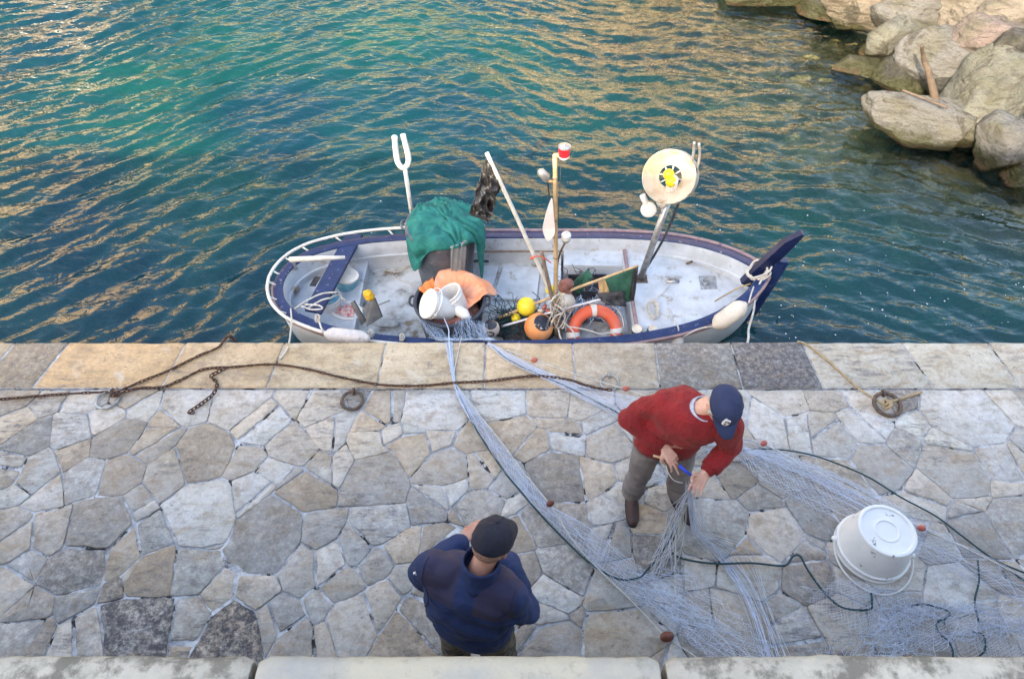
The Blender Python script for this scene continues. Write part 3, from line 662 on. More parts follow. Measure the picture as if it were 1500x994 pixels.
boulder(1205, 10, -.80, .5, .5, .3, DK, 'dark wet rock in the gap at the top edge', 17)
boulder(1405, 120, -.6, .5, .5, .35, DK, 'dark filler rock painted as shade in the cleft between the grey slab and the green-grey boulder', 19)
r_ = random.Random(4); n_ = 0
for (x, y, z, s_) in [(6.4, 14.2, -.6, 1.0), (7.9, 14.0, -.2, 1.1), (9.6, 13.6, .2, 1.2), (11.3, 13, .4, 1.3), (10.3, 11.6, .1, 1.1), (9.6, 9.9, -.1, 1.0), (11.2, 10.4, .4, 1.3), (10.2, 8.4, -.3, 1.0), (8.9, 7.6, -.8, .6), (11.8, 8.6, .2, 1.2), (10.6, 7.0, -.4, 1.0), (5.2, 15.2, -.7, 1.0), (3.8, 16.2, -.8, .9), (9, 15.6, .4, 1.4), (7, 16, 0, 1.3)]:
    n_ += 1
    boulder((x, y, z), None, 0, s_, s_ * .8, s_ * .7, r_.choice([GR, PL, TN, GN]), 'boulder of the breakwater outside the picture', 30 + n_, r_.uniform(0, 90), 3, group='boulders outside the frame')
def stick(name, pts, r, label, cat, m='driftwood'):
    a = MB(); a.tube(spl(pts, 5), r if not hasattr(r, '__len__') else [r[0] + (r[1] - r[0]) * i / (len(spl(pts, 5)) - 1) for i in range(len(spl(pts, 5)))], 8)
    o = obj(name, a, M[m]); warp(o, lambda p, n: n * .008 * noise.noise(p * 14)); return tag(o, label, cat)
stick('driftwood', [P(1371, 150, -.4), P(1362, 112, -.02), P(1353, 85, .2), P(1350, 66, .45)], (.058, .016), 'thick upright driftwood branch wedged between the boulders', 'driftwood')
stick('driftwood', [P(1322, 132, -.16), P(1350, 143, -.15), P(1388, 158, -.14)], (.014, .02), 'thin pale driftwood stick lying on the long flat boulder', 'driftwood')
# ------------------------------------------------------------------ the boat
BY = 5.07
HB = [(-2.44, .0), (-2.42, .14), (-2.36, .29), (-2.26, .42), (-2.10, .54), (-1.75, .685), (-1.3, .775), (-.7, .825), (0, .84), (.7, .825), (1.2, .785), (1.7, .69), (2.05, .55), (2.33, .36), (2.5, .18), (2.60, .035)]
prof = spl([Vector((x, b, 0)) for x, b in HB], 7)
def sheer(x):
    t_ = x / 2.5; return -.375 + (.17 * t_ ** 2 if x > 0 else .06 * t_ ** 2)
def hb(x):
    for a, b in zip(prof, prof[1:]):
        if a.x <= x <= b.x: return a.y + (b.y - a.y) * (x - a.x) / max(b.x - a.x, 1e-6)
    return 0
bt = empty('fishing_boat', (0, BY, -.9), 'small white wooden fishing boat with navy gunwale moored alongside the quay', 'boat')
def ringpts(off, dz, side, x0=-9, x1=9):
    out = []
    for i, p in enumerate(prof):
        t = (prof[min(i + 1, len(prof) - 1)] - prof[max(i - 1, 0)]).normalized(); n = Vector((-t.y, t.x, 0))
        q = p + n * off
        if i == 0: q = Vector((p.x - off, 0, 0))
        if q.y < 0: q.y = 0
        if x0 <= q.x <= x1: out.append(Vector((q.x, BY + side * q.y, sheer(p.x) + dz)))
    return out
# outer hull shell
for nm, offs, mt in (('hull', [(0, -.03), (.0, -.10), (-.05, -.3), (-.13, -.52), (-.30, -.75), (-.62, -.88)], 'white_hull'),):
    a = MB()
    for side in (1, -1):
        secs = []
        for i, p in enumerate(prof):
            sec = []
            for o_, dz in offs:
                k = 1 + o_ / .84; endp = (p.x - .05) * (1 + o_ * .12) + .05
                sec.append(Vector((endp, BY + side * p.y * max(k, .02), sheer(p.x) * (1 if dz > -.2 else .6) + (dz if dz > -.2 else dz - .15))))
            secs.append(sec)
        vs = [p for s_ in secs for p in s_]; n = len(offs)
        fs = [[i * n + k, i * n + k + 1, (i + 1) * n + k + 1, (i + 1) * n + k] for i in range(len(secs) - 1) for k in range(n - 1)]
        if side > 0: fs = [f[::-1] for f in fs]
        a.add(vs, fs)
    obj(nm, a, M[mt], bt)
def strip(name, prof2, mt, side, x0=-9, x1=9):
    """sweep a closed little profile [(off,dz)] round the gunwale of one side"""
    lines = [ringpts(o_, dz, side, -9, 9) for o_, dz in prof2]; m_ = min(map(len, lines))
    secs = [[l[i] for l in lines] for i in range(m_)]; secs = [s_ for s_ in secs if x0 <= s_[0].x <= x1]
    a = MB(); a.loft(secs if side > 0 else [s_[::-1] for s_ in secs]); return obj(name, a, M[mt], bt, auto=40)
for side in (1, -1):
    strip('gunwale', [(.012, 0), (.012, -.05), (-.086, -.05), (-.086, 0), (-.080, .006), (.004, .006)], 'navy_paint', side)
    if side > 0: strip('rub_rail', [(.060, .004), (.060, -.04), (.013, -.04), (.013, .010), (.02, .014), (.05, .012)], 'worn_wood', side, -.6)
    else: strip('rub_rail', [(.034, -.010), (.034, -.045), (.013, -.045), (.013, -.004)], 'worn_wood', side)
    # inner bulwark with two stringers
    strip('bulwark', [(-.085, -.012), (-.085, -.6), (-.10, -.6), (-.10, -.22), (-.118, -.215), (-.118, -.19), (-.10, -.185), (-.10, -.06)], 'white_deck', side)
def deck(name, z, x0, x1, mt, off=.095, camber=0):
    a = MB(); xs_ = np.linspace(x0, x1, 30); secs = []
    for x in xs_:
        b_ = max(hb(x) - off * (1.0 if x < 2 else 1.0 + (x - 2) * .4), .01); row = []
        for k in range(9):
            t_ = -1 + 2 * k / 8; row.append(Vector((x, BY + t_ * b_, z + camber * (1 - t_ * t_))))
        secs.append(row)
    vs = [p for s_ in secs for p in s_]; fs = [[i * 9 + k, (i + 1) * 9 + k, (i + 1) * 9 + k + 1, i * 9 + k + 1] for i in range(29) for k in range(8)]
    a.add(vs, fs); return obj(name, a, M[mt], bt)
deck('stern_deck', -.62, -2.34, -1.62, 'white_deck'); deck('main_deck', -.75, -1.62, 1.26, 'scuffed_deck'); deck('foredeck', -.50, 1.24, 2.5, 'white_deck', camber=.02)
a = MB(); a.box((-1.63, BY, -.69), (.03, 2 * hb(-1.6) - .2, .17)); a_ = obj('bulkhead', a, M['white_deck'], bt, False)
a = MB(); a.box((1.235, BY, -.625), (.03, 2 * hb(1.3) - .2, .245)); a_ = obj('bulkhead', a, M['white_deck'], bt, False)
a = MB(); a.box((1.25, BY, -.478), (.035, 2 * hb(1.3) - .22, .02)); obj('deck_edge', a, M['worn_wood'], bt, False)
# low side benches, hatch covers and frames on the main deck
def quad_box(name, pxs, z, h, mt, parent=None, bev=.006):
    ps = [P(x, y, z) for x, y in pxs]; a = MB(); cc = sum(ps, Vector()) / 4
    ins = [p + (cc - p).normalized() * bev for p in ps]
    a.loft([[p - Vector((0, 0, h)) for p in ps], [p - Vector((0, 0, bev)) for p in ps], ins]); return obj(name, a, M[mt], parent or bt, auto=30)
quad_box('hatch_cover', [(722, 437), (786, 439), (792, 391), (737, 389)], -.715, .04, 'white_deck')
quad_box('hatch_cover', [(692, 436), (716, 437), (731, 389), (710, 388)], -.718, .04, 'white_deck')
quad_box('thwart', [(800, 452), (822, 452), (822, 372), (800, 372)], -.60, .13, 'white_deck')
quad_box('side_bench', [(826, 388), (940, 390), (938, 357), (826, 356)], -.53, .2, 'white_deck')
a = MB(); y_ = BY + .735; a.tube(spl([(-.35, y_ - .01, -.56), (.5, y_ - .01, -.56), (1.2, y_ - .06, -.545)], 8), .012, 6); obj('stringer', a, M['old_wood'], bt)
a = MB(); a.tube(spl([P(688, 384, -.66), P(700, 382, -.655), P(716, 383, -.66)], 5), .014, 6); obj('hand_hold', a, M['flag_black'], bt)
# blue thwart across the stern
ps = [P(446, 452, -.345), P(470, 457, -.345), P(531, 343, -.345), P(507, 341, -.345)]
a = MB(); cc = sum(ps, Vector()) / 4; a.loft([[p - Vector((0, 0, .04)) for p in ps], [p - Vector((0, 0, .004)) for p in ps], [p + (cc - p).normalized() * .005 for p in ps]]); obj('stern_thwart', a, M['navy_paint'], bt, auto=30)
# stern handrail tube round the outside
def rail_pts(side): return ringpts(.055, .05, side)
far_ = [p for p in rail_pts(1) if p.x < -.22]; near_ = [p for p in rail_pts(-1) if p.x < -.50]
line = far_[::-1] + near_; line = [line[i] for i in range(0, len(line))]
a = MB(); a.tube(line, .017, 8); rl = obj('handrail', a, M['white_paint'], bt)
for i in range(3, len(line), 9):
    a = MB(); p = line[i]; d = Vector((-.1, BY, 0)) - Vector((p.x, p.y, 0)); d.z = 0; d.normalize(); a.tube([p, p + d * .09 + Vector((0, 0, -.07))], .010, 6); obj('stanchion', a, M['white_paint'], bt)
# tiller bar on its post
a = MB(); a.tube([P(424, 380, -.12), P(470, 378, -.12), P(505, 377, -.12)], [.028, .026, .018], 10); tl = obj('tiller', a, M['white_paint'], bt)
a = MB(); a.tube([P(430, 383, -.14), P(438, 403, -.60)], .016, 8); obj('tiller_post', a, M['metal'], bt)
quad_box('deck_well_shade', [(453, 418), (462, 419), (470, 405), (461, 404)], -.614, .01, 'grey_board')  # flat dark panel laid on the deck as the shade inside a square hole
a = MB(); a.ell(P(432, 423, -.56), (.05, .055, .04)); obj('wooden_block', a, M['old_wood'], bt)
# bow stem: raked plank carried up and outboard, with the knee below it
def plank(name, a0, a1, w0, w1, th, mt, up=Vector((0, 0, 1)), taper=True, parent=None):
    a0, a1 = Vector(a0), Vector(a1); d = (a1 - a0).normalized(); n = Vector((0, 1, 0)); u = n.cross(d).normalized()
    secs = []
    for k, wd in ((0, w0), (.25, w0 * 1.1), (.8, w1), (1, w1 * .25)):
        c = a0.lerp(a1, k); q = [c + u * wd / 2 + n * th / 2, c + u * wd / 2 - n * th / 2, c - u * wd / 2 - n * th / 2, c - u * wd / 2 + n * th / 2]
        if k == 1: q = [p + u * wd for p in q]
        secs.append(q)
    m_ = MB(); m_.loft(secs); return obj(name, m_, M[mt], parent or bt, auto=30)
plank('stem_head', (2.42, BY + .01, -.36), PY(1172, 339, BY), .13, .115, .075, 'dark_navy')
plank('stem', (2.70, BY, -.02), (2.54, BY - .01, -.95), .12, .12, .07, 'navy_paint')
a = MB(); a.add([Vector((2.20, BY - .20, sheer(2.2) + .012)), Vector((2.20, BY + .20, sheer(2.2) + .012)), Vector((2.50, BY + .09, sheer(2.5) + .012)), Vector((2.50, BY - .09, sheer(2.5) + .012))], [[0, 3, 2, 1]])
# crutch of white tube behind the tall bin
cr_b = P(606, 335, -.30); cr_Y = 5.84
a = MB(); a.tube([PY(606, 333, cr_Y), PY(593, 246, cr_Y)], .022, 8); cu = obj('crutch', a, M['white_paint'], bt)
a = MB(); a.tube(spl([PY(578, 200, cr_Y - .02), PY(580, 222, cr_Y), PY(583, 238, cr_Y), PY(590, 246, cr_Y), PY(597, 241, cr_Y + .02), PY(598, 228, cr_Y + .03), PY(590, 197, cr_Y + .06)], 6), .028, 12); obj('fork', a, M['white_plastic'], cu)
# deck fittings
def cleat(px, py, z):
    p = P(px, py, z); a = MB(); a.box(p + Vector((0, 0, .008)), (.14, .05, .016), bev=.004)
    for s_ in (-1, 1): a.tube([p + Vector((.035 * s_, 0, .01)), p + Vector((.035 * s_, 0, .06))], .012, 6)
    a.tube(spl([p + Vector((-.085, 0, .07)), p + Vector((-.03, 0, .058)), p + Vector((.03, 0, .058)), p + Vector((.085, 0, .07))], 4), .012, 6)
    return obj('cleat', a, M['metal'], bt)
cleat(985, 412, -.475)
quad_box('deck_plate', [(1027, 423), (1051, 422), (1048, 403), (1024, 404)], -.470, .012, 'metal')
a = MB(); a.ring([P(1034 + 5 * math.cos(t_), 412 + 4 * math.sin(t_), -.455) for t_ in np.linspace(0, 2 * math.pi, 14)[:-1]], .007); obj('ring_bolt', a, M['metal'], bt)
a = MB(); a.tube([P(1007, 386, -.468), P(1019, 380, -.462)], .012, 6); a.ell(P(1007, 386, -.465), (.02, .016, .012), n=8, m=6); a.ell(P(1019, 380, -.46), (.02, .016, .012), n=8, m=6); obj('hasp', a, M['rust_dark'], bt)
for px in (946, 970):
    a = MB(); p = P(px, 352 if px < 960 else 354, -.36); a.box(p, (.07, .06, .05), bev=.006); obj('rail_bracket', a, M['white_paint'], bt)
a = MB(); p = P(1075, 371, -.27); a.ell(p, (.05, .03, .03)); obj('fairlead', a, M['white_paint'], bt)
# net hauler: post on the foredeck with spoked drum
base = P(938, 409, -.49); top = PY(981, 288, 5.30)
a = MB(); a.tube([base, base.lerp(top, .97)], .034, 12); pst = obj('hauler_post', a, M['metal'], bt)
a = MB(); a.box(base + Vector((.0, 0, 0)), (.15, .14, .02), bev=.003); obj('post_plate', a, M['rust_dark'], pst, auto=30)
a = MB(); q0, q1 = base + Vector((.05, .05, .1)), PY(996, 292, 5.36); a.tube(spl([q0, q0.lerp(q1, .5) + Vector((.03, 0, 0)), q1], 6), .014, 8); a_ = obj('hydraulic_hose', a, M['black_plastic'], pst)
a = MB(); p1 = PY(966, 300, 5.22); a.tube([p1, top], .045, 10); a.tube([top, PY(986, 262, 5.22)], [.055, .05], 12); obj('drum_bracket', a, M['white_paint'], pst)
dc = PY(981, 259, 5.30); ax = (Vector((-.30, -.62, .42))).normalized()       # drum face looks toward the quay
Mz = Matrix.Translation(dc) @ ax.to_track_quat('Z', 'Y').to_matrix().to_4x4()
M['drum'] = mat('drum', (.50, .44, .36), .5, (.40, .31, .22), 5, (.45, .62), col3=(.24, .15, .08), s3=4, c3=(.55, .66), bump=.002)
a = MB(); a.lathe([(.105, -.03), (.17, -.005), (.225, .045), (.24, .06), (.248, .055), (.246, .03), (.236, -.06), (.243, -.125), (.248, -.15), (.236, -.155), (.19, -.12), (.12, -.07), (.105, -.05)], Mz, 48, closed=True); dr = obj('drum', a, M['drum'], bt, auto=40)
a = MB()
for k in range(8):
    th = k * math.pi / 4; d = Vector((math.cos(th), math.sin(th), 0)); a.tube([Mz @ (d * .02 + Vector((0, 0, -.04))), Mz @ (d * .115 + Vector((0, 0, -.04)))], .007, 6)
obj('spokes', a, M['white_paint'], dr)
for q in ((-.01, .02, .03), (.035, -.035, .06)):
    a = MB(); a.ell(Mz @ Vector(q), (.052, .052, .052), n=18, m=10); obj('hub_knob', a, M['yellow_float'], dr)
a = MB(); a.tube(spl([PY(992, 298, 5.25), PY(1008, 280, 5.25), PY(1019, 255, 5.27), PY(1025, 228, 5.3), PY(1024, 210, 5.3)], 8), .013, 8); obj('guide_arm', a, M['metal'], dr)
a = MB(); a.tube(spl([PY(1012, 240, 5.3), PY(1016, 224, 5.3), PY(1017, 208, 5.3)], 6), .014, 8); obj('guide_arm', a, M['metal'], dr)
sc = PY(950, 307, 5.25); ax2 = Vector((-.15, -.75, .45)).normalized(); Ms = Matrix.Translation(sc) @ ax2.to_track_quat('Z', 'Y').to_matrix().to_4x4()
a = MB(); a.lathe([(0.0, .02), (.07, .018), (.076, .008), (.07, -.006), (.05, -.012), (0, -.012)], Ms, 28); spn = obj('spool', a, M['white_plastic'], bt)
a = MB(); a.tube([sc + Vector((-.0, .03, .0)), PY(941, 286, 5.3)], [.028, .030], 12); obj('spool_peg', a, M['white_plastic'], spn)
a = MB(); a.tube([sc, PY(967, 312, 5.28)], .012, 8); obj('spool_arm', a, M['metal'], spn)
# ------------------------------------------------------------------ generic helpers for things aboard
def frame(loc, tilt=(0, 0), yaw=0): return Matrix.Translation(Vector(loc)) @ Matrix.Rotation(yaw, 4, 'Z') @ Matrix.Rotation(tilt[0], 4, 'X') @ Matrix.Rotation(tilt[1], 4, 'Y')
def tub(name, loc, rb, rt, h, mt, label, cat, T=None, wall=.014, handles=True, group=None):
    T = T or frame(loc); e = empty(name, loc, label, cat, group)
    a = MB(); a.lathe([(0, 0), (rb - .01, 0), (rb, .01), (rt - .004, h - .03), (rt + .018, h - .02), (rt + .02, h), (rt + .006, h + .006), (rt - wall, h), (rb - wall, .03), (0, .03)], T, 44)
    o = obj('bin_body', a, M[mt], e, auto=50)
    if handles:
        for s_ in (-1, 1):
            a = MB(); a.tube(spl([T @ Vector((s_ * (rt + .005), -.07, h - .02)), T @ Vector((s_ * (rt + .05), -.045, h - .005)), T @ Vector((s_ * (rt + .05), .045, h - .005)), T @ Vector((s_ * (rt + .005), .07, h - .02))], 5), .013, 6); obj('handle', a, M[mt], e)
    return e
def bucket(loc, rb, rt, h, T, mt, label, group=None, lid=None, bail=True, inner=None, bail_side=1, bail_z=0):
    e = empty('bucket', loc, label, 'bucket', group); w_ = .006
    a = MB(); a.lathe([(0, .012), (rb * .8, .012), (rb * .82, 0), (rb - .005, 0), (rb, .006), (rt - .002, h - .055), (rt + .008, h - .052), (rt + .008, h - .044), (rt, h - .042), (rt + .002, h - .008), (rt + .009, h - .006), (rt + .009, h), (rt - w_, h), (rb - w_, .02), (0, .02)], T, 44)
    obj('bucket_body', a, M[mt], e, auto=50)
    if lid:
        a = MB(); a.lathe([(0, h + .008), (rt - .03, h + .008), (rt - .026, h + .014), (rt + .004, h + .014), (rt + .013, h + .010), (rt + .013, h - .012), (rt + .010, h - .012), (rt + .010, h + .001), (0, h + .001)], T, 40); obj('lid', a, M[lid], e, auto=50)
    if bail:
        pts = []
        for k in range(17):
            th = math.pi * k / 16; pts.append(T @ Vector((math.cos(th) * (rt + .014), bail_side * math.sin(th) * (rt + .045), h - .035 + bail_z * math.sin(th))))
        a = MB(); a.tube(pts, .005, 6); obj('handle', a, M['white_plastic'], e)
        for s_ in (-1, 1):
            a = MB(); p_ = T @ Vector((s_ * (rt + .01), 0, h - .035)); a.ell(p_, (.016, .016, .02), n=10, m=6); obj('handle_lug', a, M[mt], e)
    return e
def heap(name, c, r, mt, label, cat, seed=0, amp=.35, n=48, kind=None, group=None):
    a = MB(); a.ell(c, r, n=n, m=n // 2); o = obj(name, a, M[mt])
    warp(o, lambda p, nn: nn * (amp * min(r) * (noise.noise(p * 7 + Vector((seed, 0, 0))) + .6 * noise.noise(p * 18) + .4 * noise.noise(p * 40)))); tag(o, label, cat, group, kind); return o
def strands(mb, area, n, L_, r, seed, z=0.0, lift=.05, seg=7, mi=0):
    """loose filaments over an area callable(rnd)->Vector"""
    r_ = random.Random(seed)
    for _ in range(n):
        p = area(r_); d = Vector((r_.gauss(0, 1), r_.gauss(0, 1), r_.gauss(0, .35))).normalized(); pts = [p]
        for k in range(seg):
            d = (d + Vector((r_.gauss(0, .55), r_.gauss(0, .55), r_.gauss(0, .3)))).normalized(); pts.append(pts[-1] + d * L_ / seg)
        mb.tube(spl(pts, 2), r, 4, mi, cap=False)
def drape(name, c, R_, fn, mt, label, cat, n=70, th=.006, group=None):
    """cloth over a rim: fn(theta, s)->Vector with s 0 centre .. 1 hem"""
    secs = []
    vs = []; fs = []
    N_, K = n, 26
    for i in range(K):
        for k in range(N_): vs.append(fn(2 * math.pi * k / N_, i / (K - 1)))
    for i in range(K - 1):
        for k in range(N_): fs.append([i * N_ + k, i * N_ + (k + 1) % N_, (i + 1) * N_ + (k + 1) % N_, (i + 1) * N_ + k])
    fs.append(list(range(N_))[::-1])
    a = MB(); a.add(vs, fs); o = obj(name, a, M[mt]); bake(o, [('SOLIDIFY', dict(thickness=th))]); tag(o, label, cat, group); return o
# ------------------------------------------------------------------ tall bin with nets, green cloth on top
bc = Vector((-.715, 5.44, -.745))
tub('tall_bin', bc, .27, .355, .88, 'grey_bin', 'tall scuffed dark grey plastic bin standing in the boat under the green cloth', 'bin')
a = MB(); a.ell(bc + Vector((-.11, .05, .81)), (.26, .26, .12), n=40, m=20); o = obj('fishing_net', a, M['pink_net']); warp(o, lambda p, nn: nn * .06 * noise.noise(p * 14)); tag(o, 'brownish pink net heaped at the left rim of the tall bin', 'fishing net', kind='stuff')
def fn(th, s):
    rr_ = .362; dirv = Vector((math.cos(th), math.sin(th), 0))
    # hem length by direction: long to front-left and right, short over the front right gap
    deg = math.degrees(th) % 360
    def bump(c0, w0): 
        d_ = min(abs(deg - c0), 360 - abs(deg - c0)); return math.exp(-(d_ / w0) ** 2)
    ln = .04 + .40 * bump(218, 22) + .12 * bump(190, 26) + .62 * bump(340, 11) + .30 * bump(18, 28) + .2 * bump(80, 40)
    tot = rr_ + ln; d = s * tot; q3 = Vector((math.cos(th) * s, math.sin(th) * s, 0)); qa = Vector((q3.x * 6 + q3.y * 5, (q3.y - q3.x) * 1.6, 0)) + Vector((noise.noise(q3 * 2) * 2, 0, 0)); fold = .9 * noise.noise(q3 * 3 + Vector((2, 0, 0))) + 1.0 * (1 - 2.4 * abs(noise.noise(qa))) - .3 + .25 * noise.noise(q3 * 14)
    c0 = bc + Vector((0.03, 0, 0))
    if d < rr_:
        k = d / rr_; z = .88 + .09 * (1 - k * k) + .02 + .045 * fold * (.4 + k); r0 = d
    else:
        q = d - rr_; z = .90 - q * .96 + .02 * fold; r0 = rr_ + .012 + .022 * (1 + fold) * min(1, q / .1) - .03 * q
    return c0 + dirv * (r0 * (1 + .02 * fold)) + Vector((0, 0, z))
drape('tarpaulin', bc, .4, fn, 'teal_cloth', 'crumpled teal green cloth draped over the tall grey bin', 'cloth', n=120)
# pale grey cloth hanging at the front right of the bin
a = MB(); secs = []
for i in range(14):
    s_ = i / 13; row = []
    for k in range(10):
        ang = R(287 + 26 * (k / 9) - 4 * s_); rr_ = .385 + .012 * math.sin(k * 2.2 + s_ * 2) - .06 * s_
        row.append(bc + Vector((math.cos(ang) * rr_, math.sin(ang) * rr_, .905 - .62 * s_ * (1 - .12 * math.sin(k)))))
    secs.append(row)
a.loft(secs, close=False); o = obj('rag', a, M['grey_cloth']); bake(o, [('SOLIDIFY', dict(thickness=.008))]); tag(o, 'pale grey cloth strip hanging down the tall bin beneath the green cloth', 'cloth')
# ------------------------------------------------------------------ wide black tub with oilskin, white buckets
wc = Vector((-.62, 4.76, -.745))
tub('wide_tub', wc, .29, .345, .47, 'black_plastic', 'wide black plastic tub in front of the tall bin holding buckets', 'tub')
def fn(th, s):
    deg = math.degrees(th) % 360
    def bump(c0, w0):
        d_ = min(abs(deg - c0), 360 - abs(deg - c0)); return math.exp(-(d_ / w0) ** 2)
    reach = .20 + .26 * bump(78, 62) + .05 * bump(10, 40); fold = noise.noise(Vector((math.cos(th) * 3, math.sin(th) * 3, s * 2 + 5))) + .5 * noise.noise(Vector((math.cos(th) * 8, math.sin(th) * 8, s * 4)))
    c0 = wc + Vector((.09, .09, 0)); d = s * reach; p = c0 + Vector((math.cos(th) * d * 1.12, math.sin(th) * d * .9, 0)); rad = (p - wc).xy.length
    z = .36 + .16 * min(1, rad / .33) ** 1.5 + .035 * fold
    if rad > .375: z -= (rad - .375) * 1.3
    return Vector((p.x, p.y, wc.z + z))
drape('oilskin', wc, .4, fn, 'orange_cloth', 'faded orange oilskin laid over the back rim of the wide black tub', 'oilskin', n=90)
a = MB(); secs = []
for i in range(8):
    s_ = i / 7; secs.append([wc + Vector((math.cos(R(160 - 36 * k / 7)) * (.34 - .12 * s_), math.sin(R(160 - 36 * k / 7)) * (.34 - .12 * s_), .50 - .10 * s_ + .012 * math.sin(k * 2))) for k in range(8)])
a.loft(secs, close=False); o = obj('oilskin_sleeve', a, M['bright_orange']); bake(o, [('SOLIDIFY', dict(thickness=.01))]); tag(o, 'bright orange sleeve at the left rim of the wide black tub', 'oilskin')
def tiltM(loc, ax_, ): return Matrix.Translation(Vector(loc)) @ Vector(ax_).normalized().to_track_quat('Z', 'Y').to_matrix().to_4x4()
l0 = wc + Vector((.015, -.10, .42)); bucket(l0, .10, .135, .27, tiltM(l0, (-.75, -.25, .62)), 'white_plastic', 'white lidded bucket tipped over on top of the wide black tub', 'white buckets in the wide tub', lid='white_paint')
l0 = wc + Vector((.10, -.02, .36)); bucket(l0, .10, .13, .24, tiltM(l0, (-.45, .05, .85)), 'white_plastic', 'white bucket behind the tipped lidded bucket in the wide black tub', 'white buckets in the wide tub', bail=False)
a = MB(); p0 = wc + Vector((.05, -.10, .46)); p1 = wc + Vector((.20, -.20, .43)); T = Matrix.Translation(p0) @ (p1 - p0).normalized().to_track_quat('Z', 'Y').to_matrix().to_4x4(); a.lathe([(0, 0), (.05, 0), (.055, .01), (.055, .13), (.03, .17), (.018, .18), (.018, .2), (0, .2)], T, 24); tag(obj('bottle', a, M['white_plastic'], auto=50), 'white plastic bottle lying beside the buckets in the wide tub', 'bottle')
heap('fishing_net', wc + Vector((.02, -.02, .30)), (.27, .27, .10), 'pink_net', 'brown and blue nets filling the wide black tub', 'fishing net', 3, kind='stuff')
# ------------------------------------------------------------------ stern buckets and bits
l0 = P(487, 459, -.74); bucket(l0, .10, .125, .25, frame(l0), 'white_plastic', 'round white bucket stuffed with a light blue cloth under the blue thwart', 'buckets in the stern')
heap('cloth', l0 + Vector((0.01, 0, .22)), (.10, .10, .05), 'sky_blue_cloth', 'crumpled light blue cloth in the round white stern bucket', 'cloth', 5)
l0 = P(508, 430, -.74) ; bucket(l0, .095, .12, .25, frame(l0, (R(-6), R(8))), 'light_blue', 'light blue bucket with a white lid beside the blue thwart', 'buckets in the stern', lid='white_paint', bail=False)
l0 = P(510, 466, -.74); e = empty('basket', l0, 'white oval basin holding a red and white cloth between bucket and grey boards', 'basin')
T = frame(l0, yaw=R(-25)) @ Matrix.Diagonal((1.45, 1, 1, 1)); a = MB(); a.lathe([(0, 0), (.085, 0), (.115, .12), (.13, .125), (.13, .132), (.105, .125), (.08, .015), (0, .015)], T, 36); obj('basin_body', a, M['white_plastic'], e, auto=50)
heap('cloth', l0 + Vector((0, 0, .10)), (.15, .10, .045), 'red_cloth', 'red and white patterned cloth in the white oval basin', 'cloth', 8, amp=.5)
def slab(name, pts, th, mt, label=None, cat=None, parent=None, group=None, drop=None):
    ps = [Vector(p) for p in pts]; n = (ps[1] - ps[0]).cross(ps[2] - ps[0]).normalized() * th / 2
    a = MB(); a.loft([[p - n for p in ps], [p + n for p in ps]]); o = obj(name, a, M[mt], parent, auto=30)
    if label: tag(o, label, cat, group)
    return o
slab('board', [PY(514, 443, 4.72), PY(519, 440, 4.72), PY(536, 470, 4.6), PY(530, 476, 4.56)], .02, 'grey_board', 'thin dark grey board leaning beside the white oval basin', 'board')
slab('board', [PY(535, 448, 4.72), PY(549, 436, 4.74), PY(560, 464, 4.62), PY(538, 478, 4.52)], .03, 'grey_board', 'grey wedge-shaped board with a yellow rag tied to its top', 'board')
heap('rag', PY(541, 433, 4.70), (.045, .045, .06), 'yellow_rag', 'bright yellow rag knotted on top of the grey wedge-shaped board', 'rag', 12, amp=.7, n=36)
heap('cloth', P(566, 474, -.70), (.14, .055, .035), 'grey_cloth', 'dirty white cloth lying in the bottom of the boat beside the grey wedge board', 'cloth', 15, amp=.5)
# ------------------------------------------------------------------ nets and gear amidships
def nethip(name, pxc, rx, ry, rz, z, mt, label, seed, ns=120, sm=None):
    c = P(*pxc, z); a = MB(); a.ell(c, (rx, ry, rz), n=48, m=24)
    a.v = [v + (v - c).normalized() * .035 * (noise.noise(v * 9 + Vector((seed, 0, 0))) + .7 * noise.noise(v * 25) + .5 * noise.noise(v * 50)) for v in a.v]
    strands(a, lambda q: c + Vector((q.uniform(-rx, rx) * .85, q.uniform(-ry, ry) * .85, rz * .8 + q.uniform(0, .04))), ns, .25, .004, seed, mi=1)
    o = obj(name, a, [M[mt], M[sm or mt]]); tag(o, label, 'fishing net', kind='stuff'); return o
nethip('fishing_net', (770, 478), .36, .22, .10, -.70, 'dark_net', 'dark tangled net heap behind the orange float in the boat', 21, 160, 'green_rope')
nethip('fishing_net', (868, 455), .27, .12, .12, -.66, 'blue_net', 'blue-grey net heap behind the orange lifebuoy', 22, 120, 'net_blue')
nethip('fishing_net', (845, 430), .20, .13, .14, -.62, 'dark_net', 'black net heap under the green flags', 23, 60)
heap('sack', PY(829, 420, 4.85), (.07, .06, .11), 'pink_net', 'reddish brown net bag tied to the base of the lamp pole', 'bag', 31, amp=.5)
a = MB(); c = P(858, 440, -.70); a.box(c + Vector((0, 0, .16)), (.42, .26, .02))
for s_ in (-1, 1):
    a.box(c + Vector((s_ * .205, 0, .13)), (.012, .26, .28)); a.box(c + Vector((0, s_ * .125, .13)), (.42, .012, .28))
    for k in range(6): a.box(c + Vector((-.17 + .068 * k, s_ * .136, .13)), (.012, .008, .26))
obj_ = obj('crate', a, M['black_plastic'], auto=30); tag(obj_, 'dark plastic crate under the green flags', 'crate')
def ball(name, c, r, mt, label, cat='float', group=None, sq=1.0, hole=None, tilt=None, ends=None):
    e = empty(name, c, label, cat, group); Mt = (tilt or Matrix())
    a = MB(); a.ell(c, (r, r, r * sq), Mt, 36, 20); b_ = obj('float_body', a, M[mt], e); return e, b_
G = 'round floats among the gear'
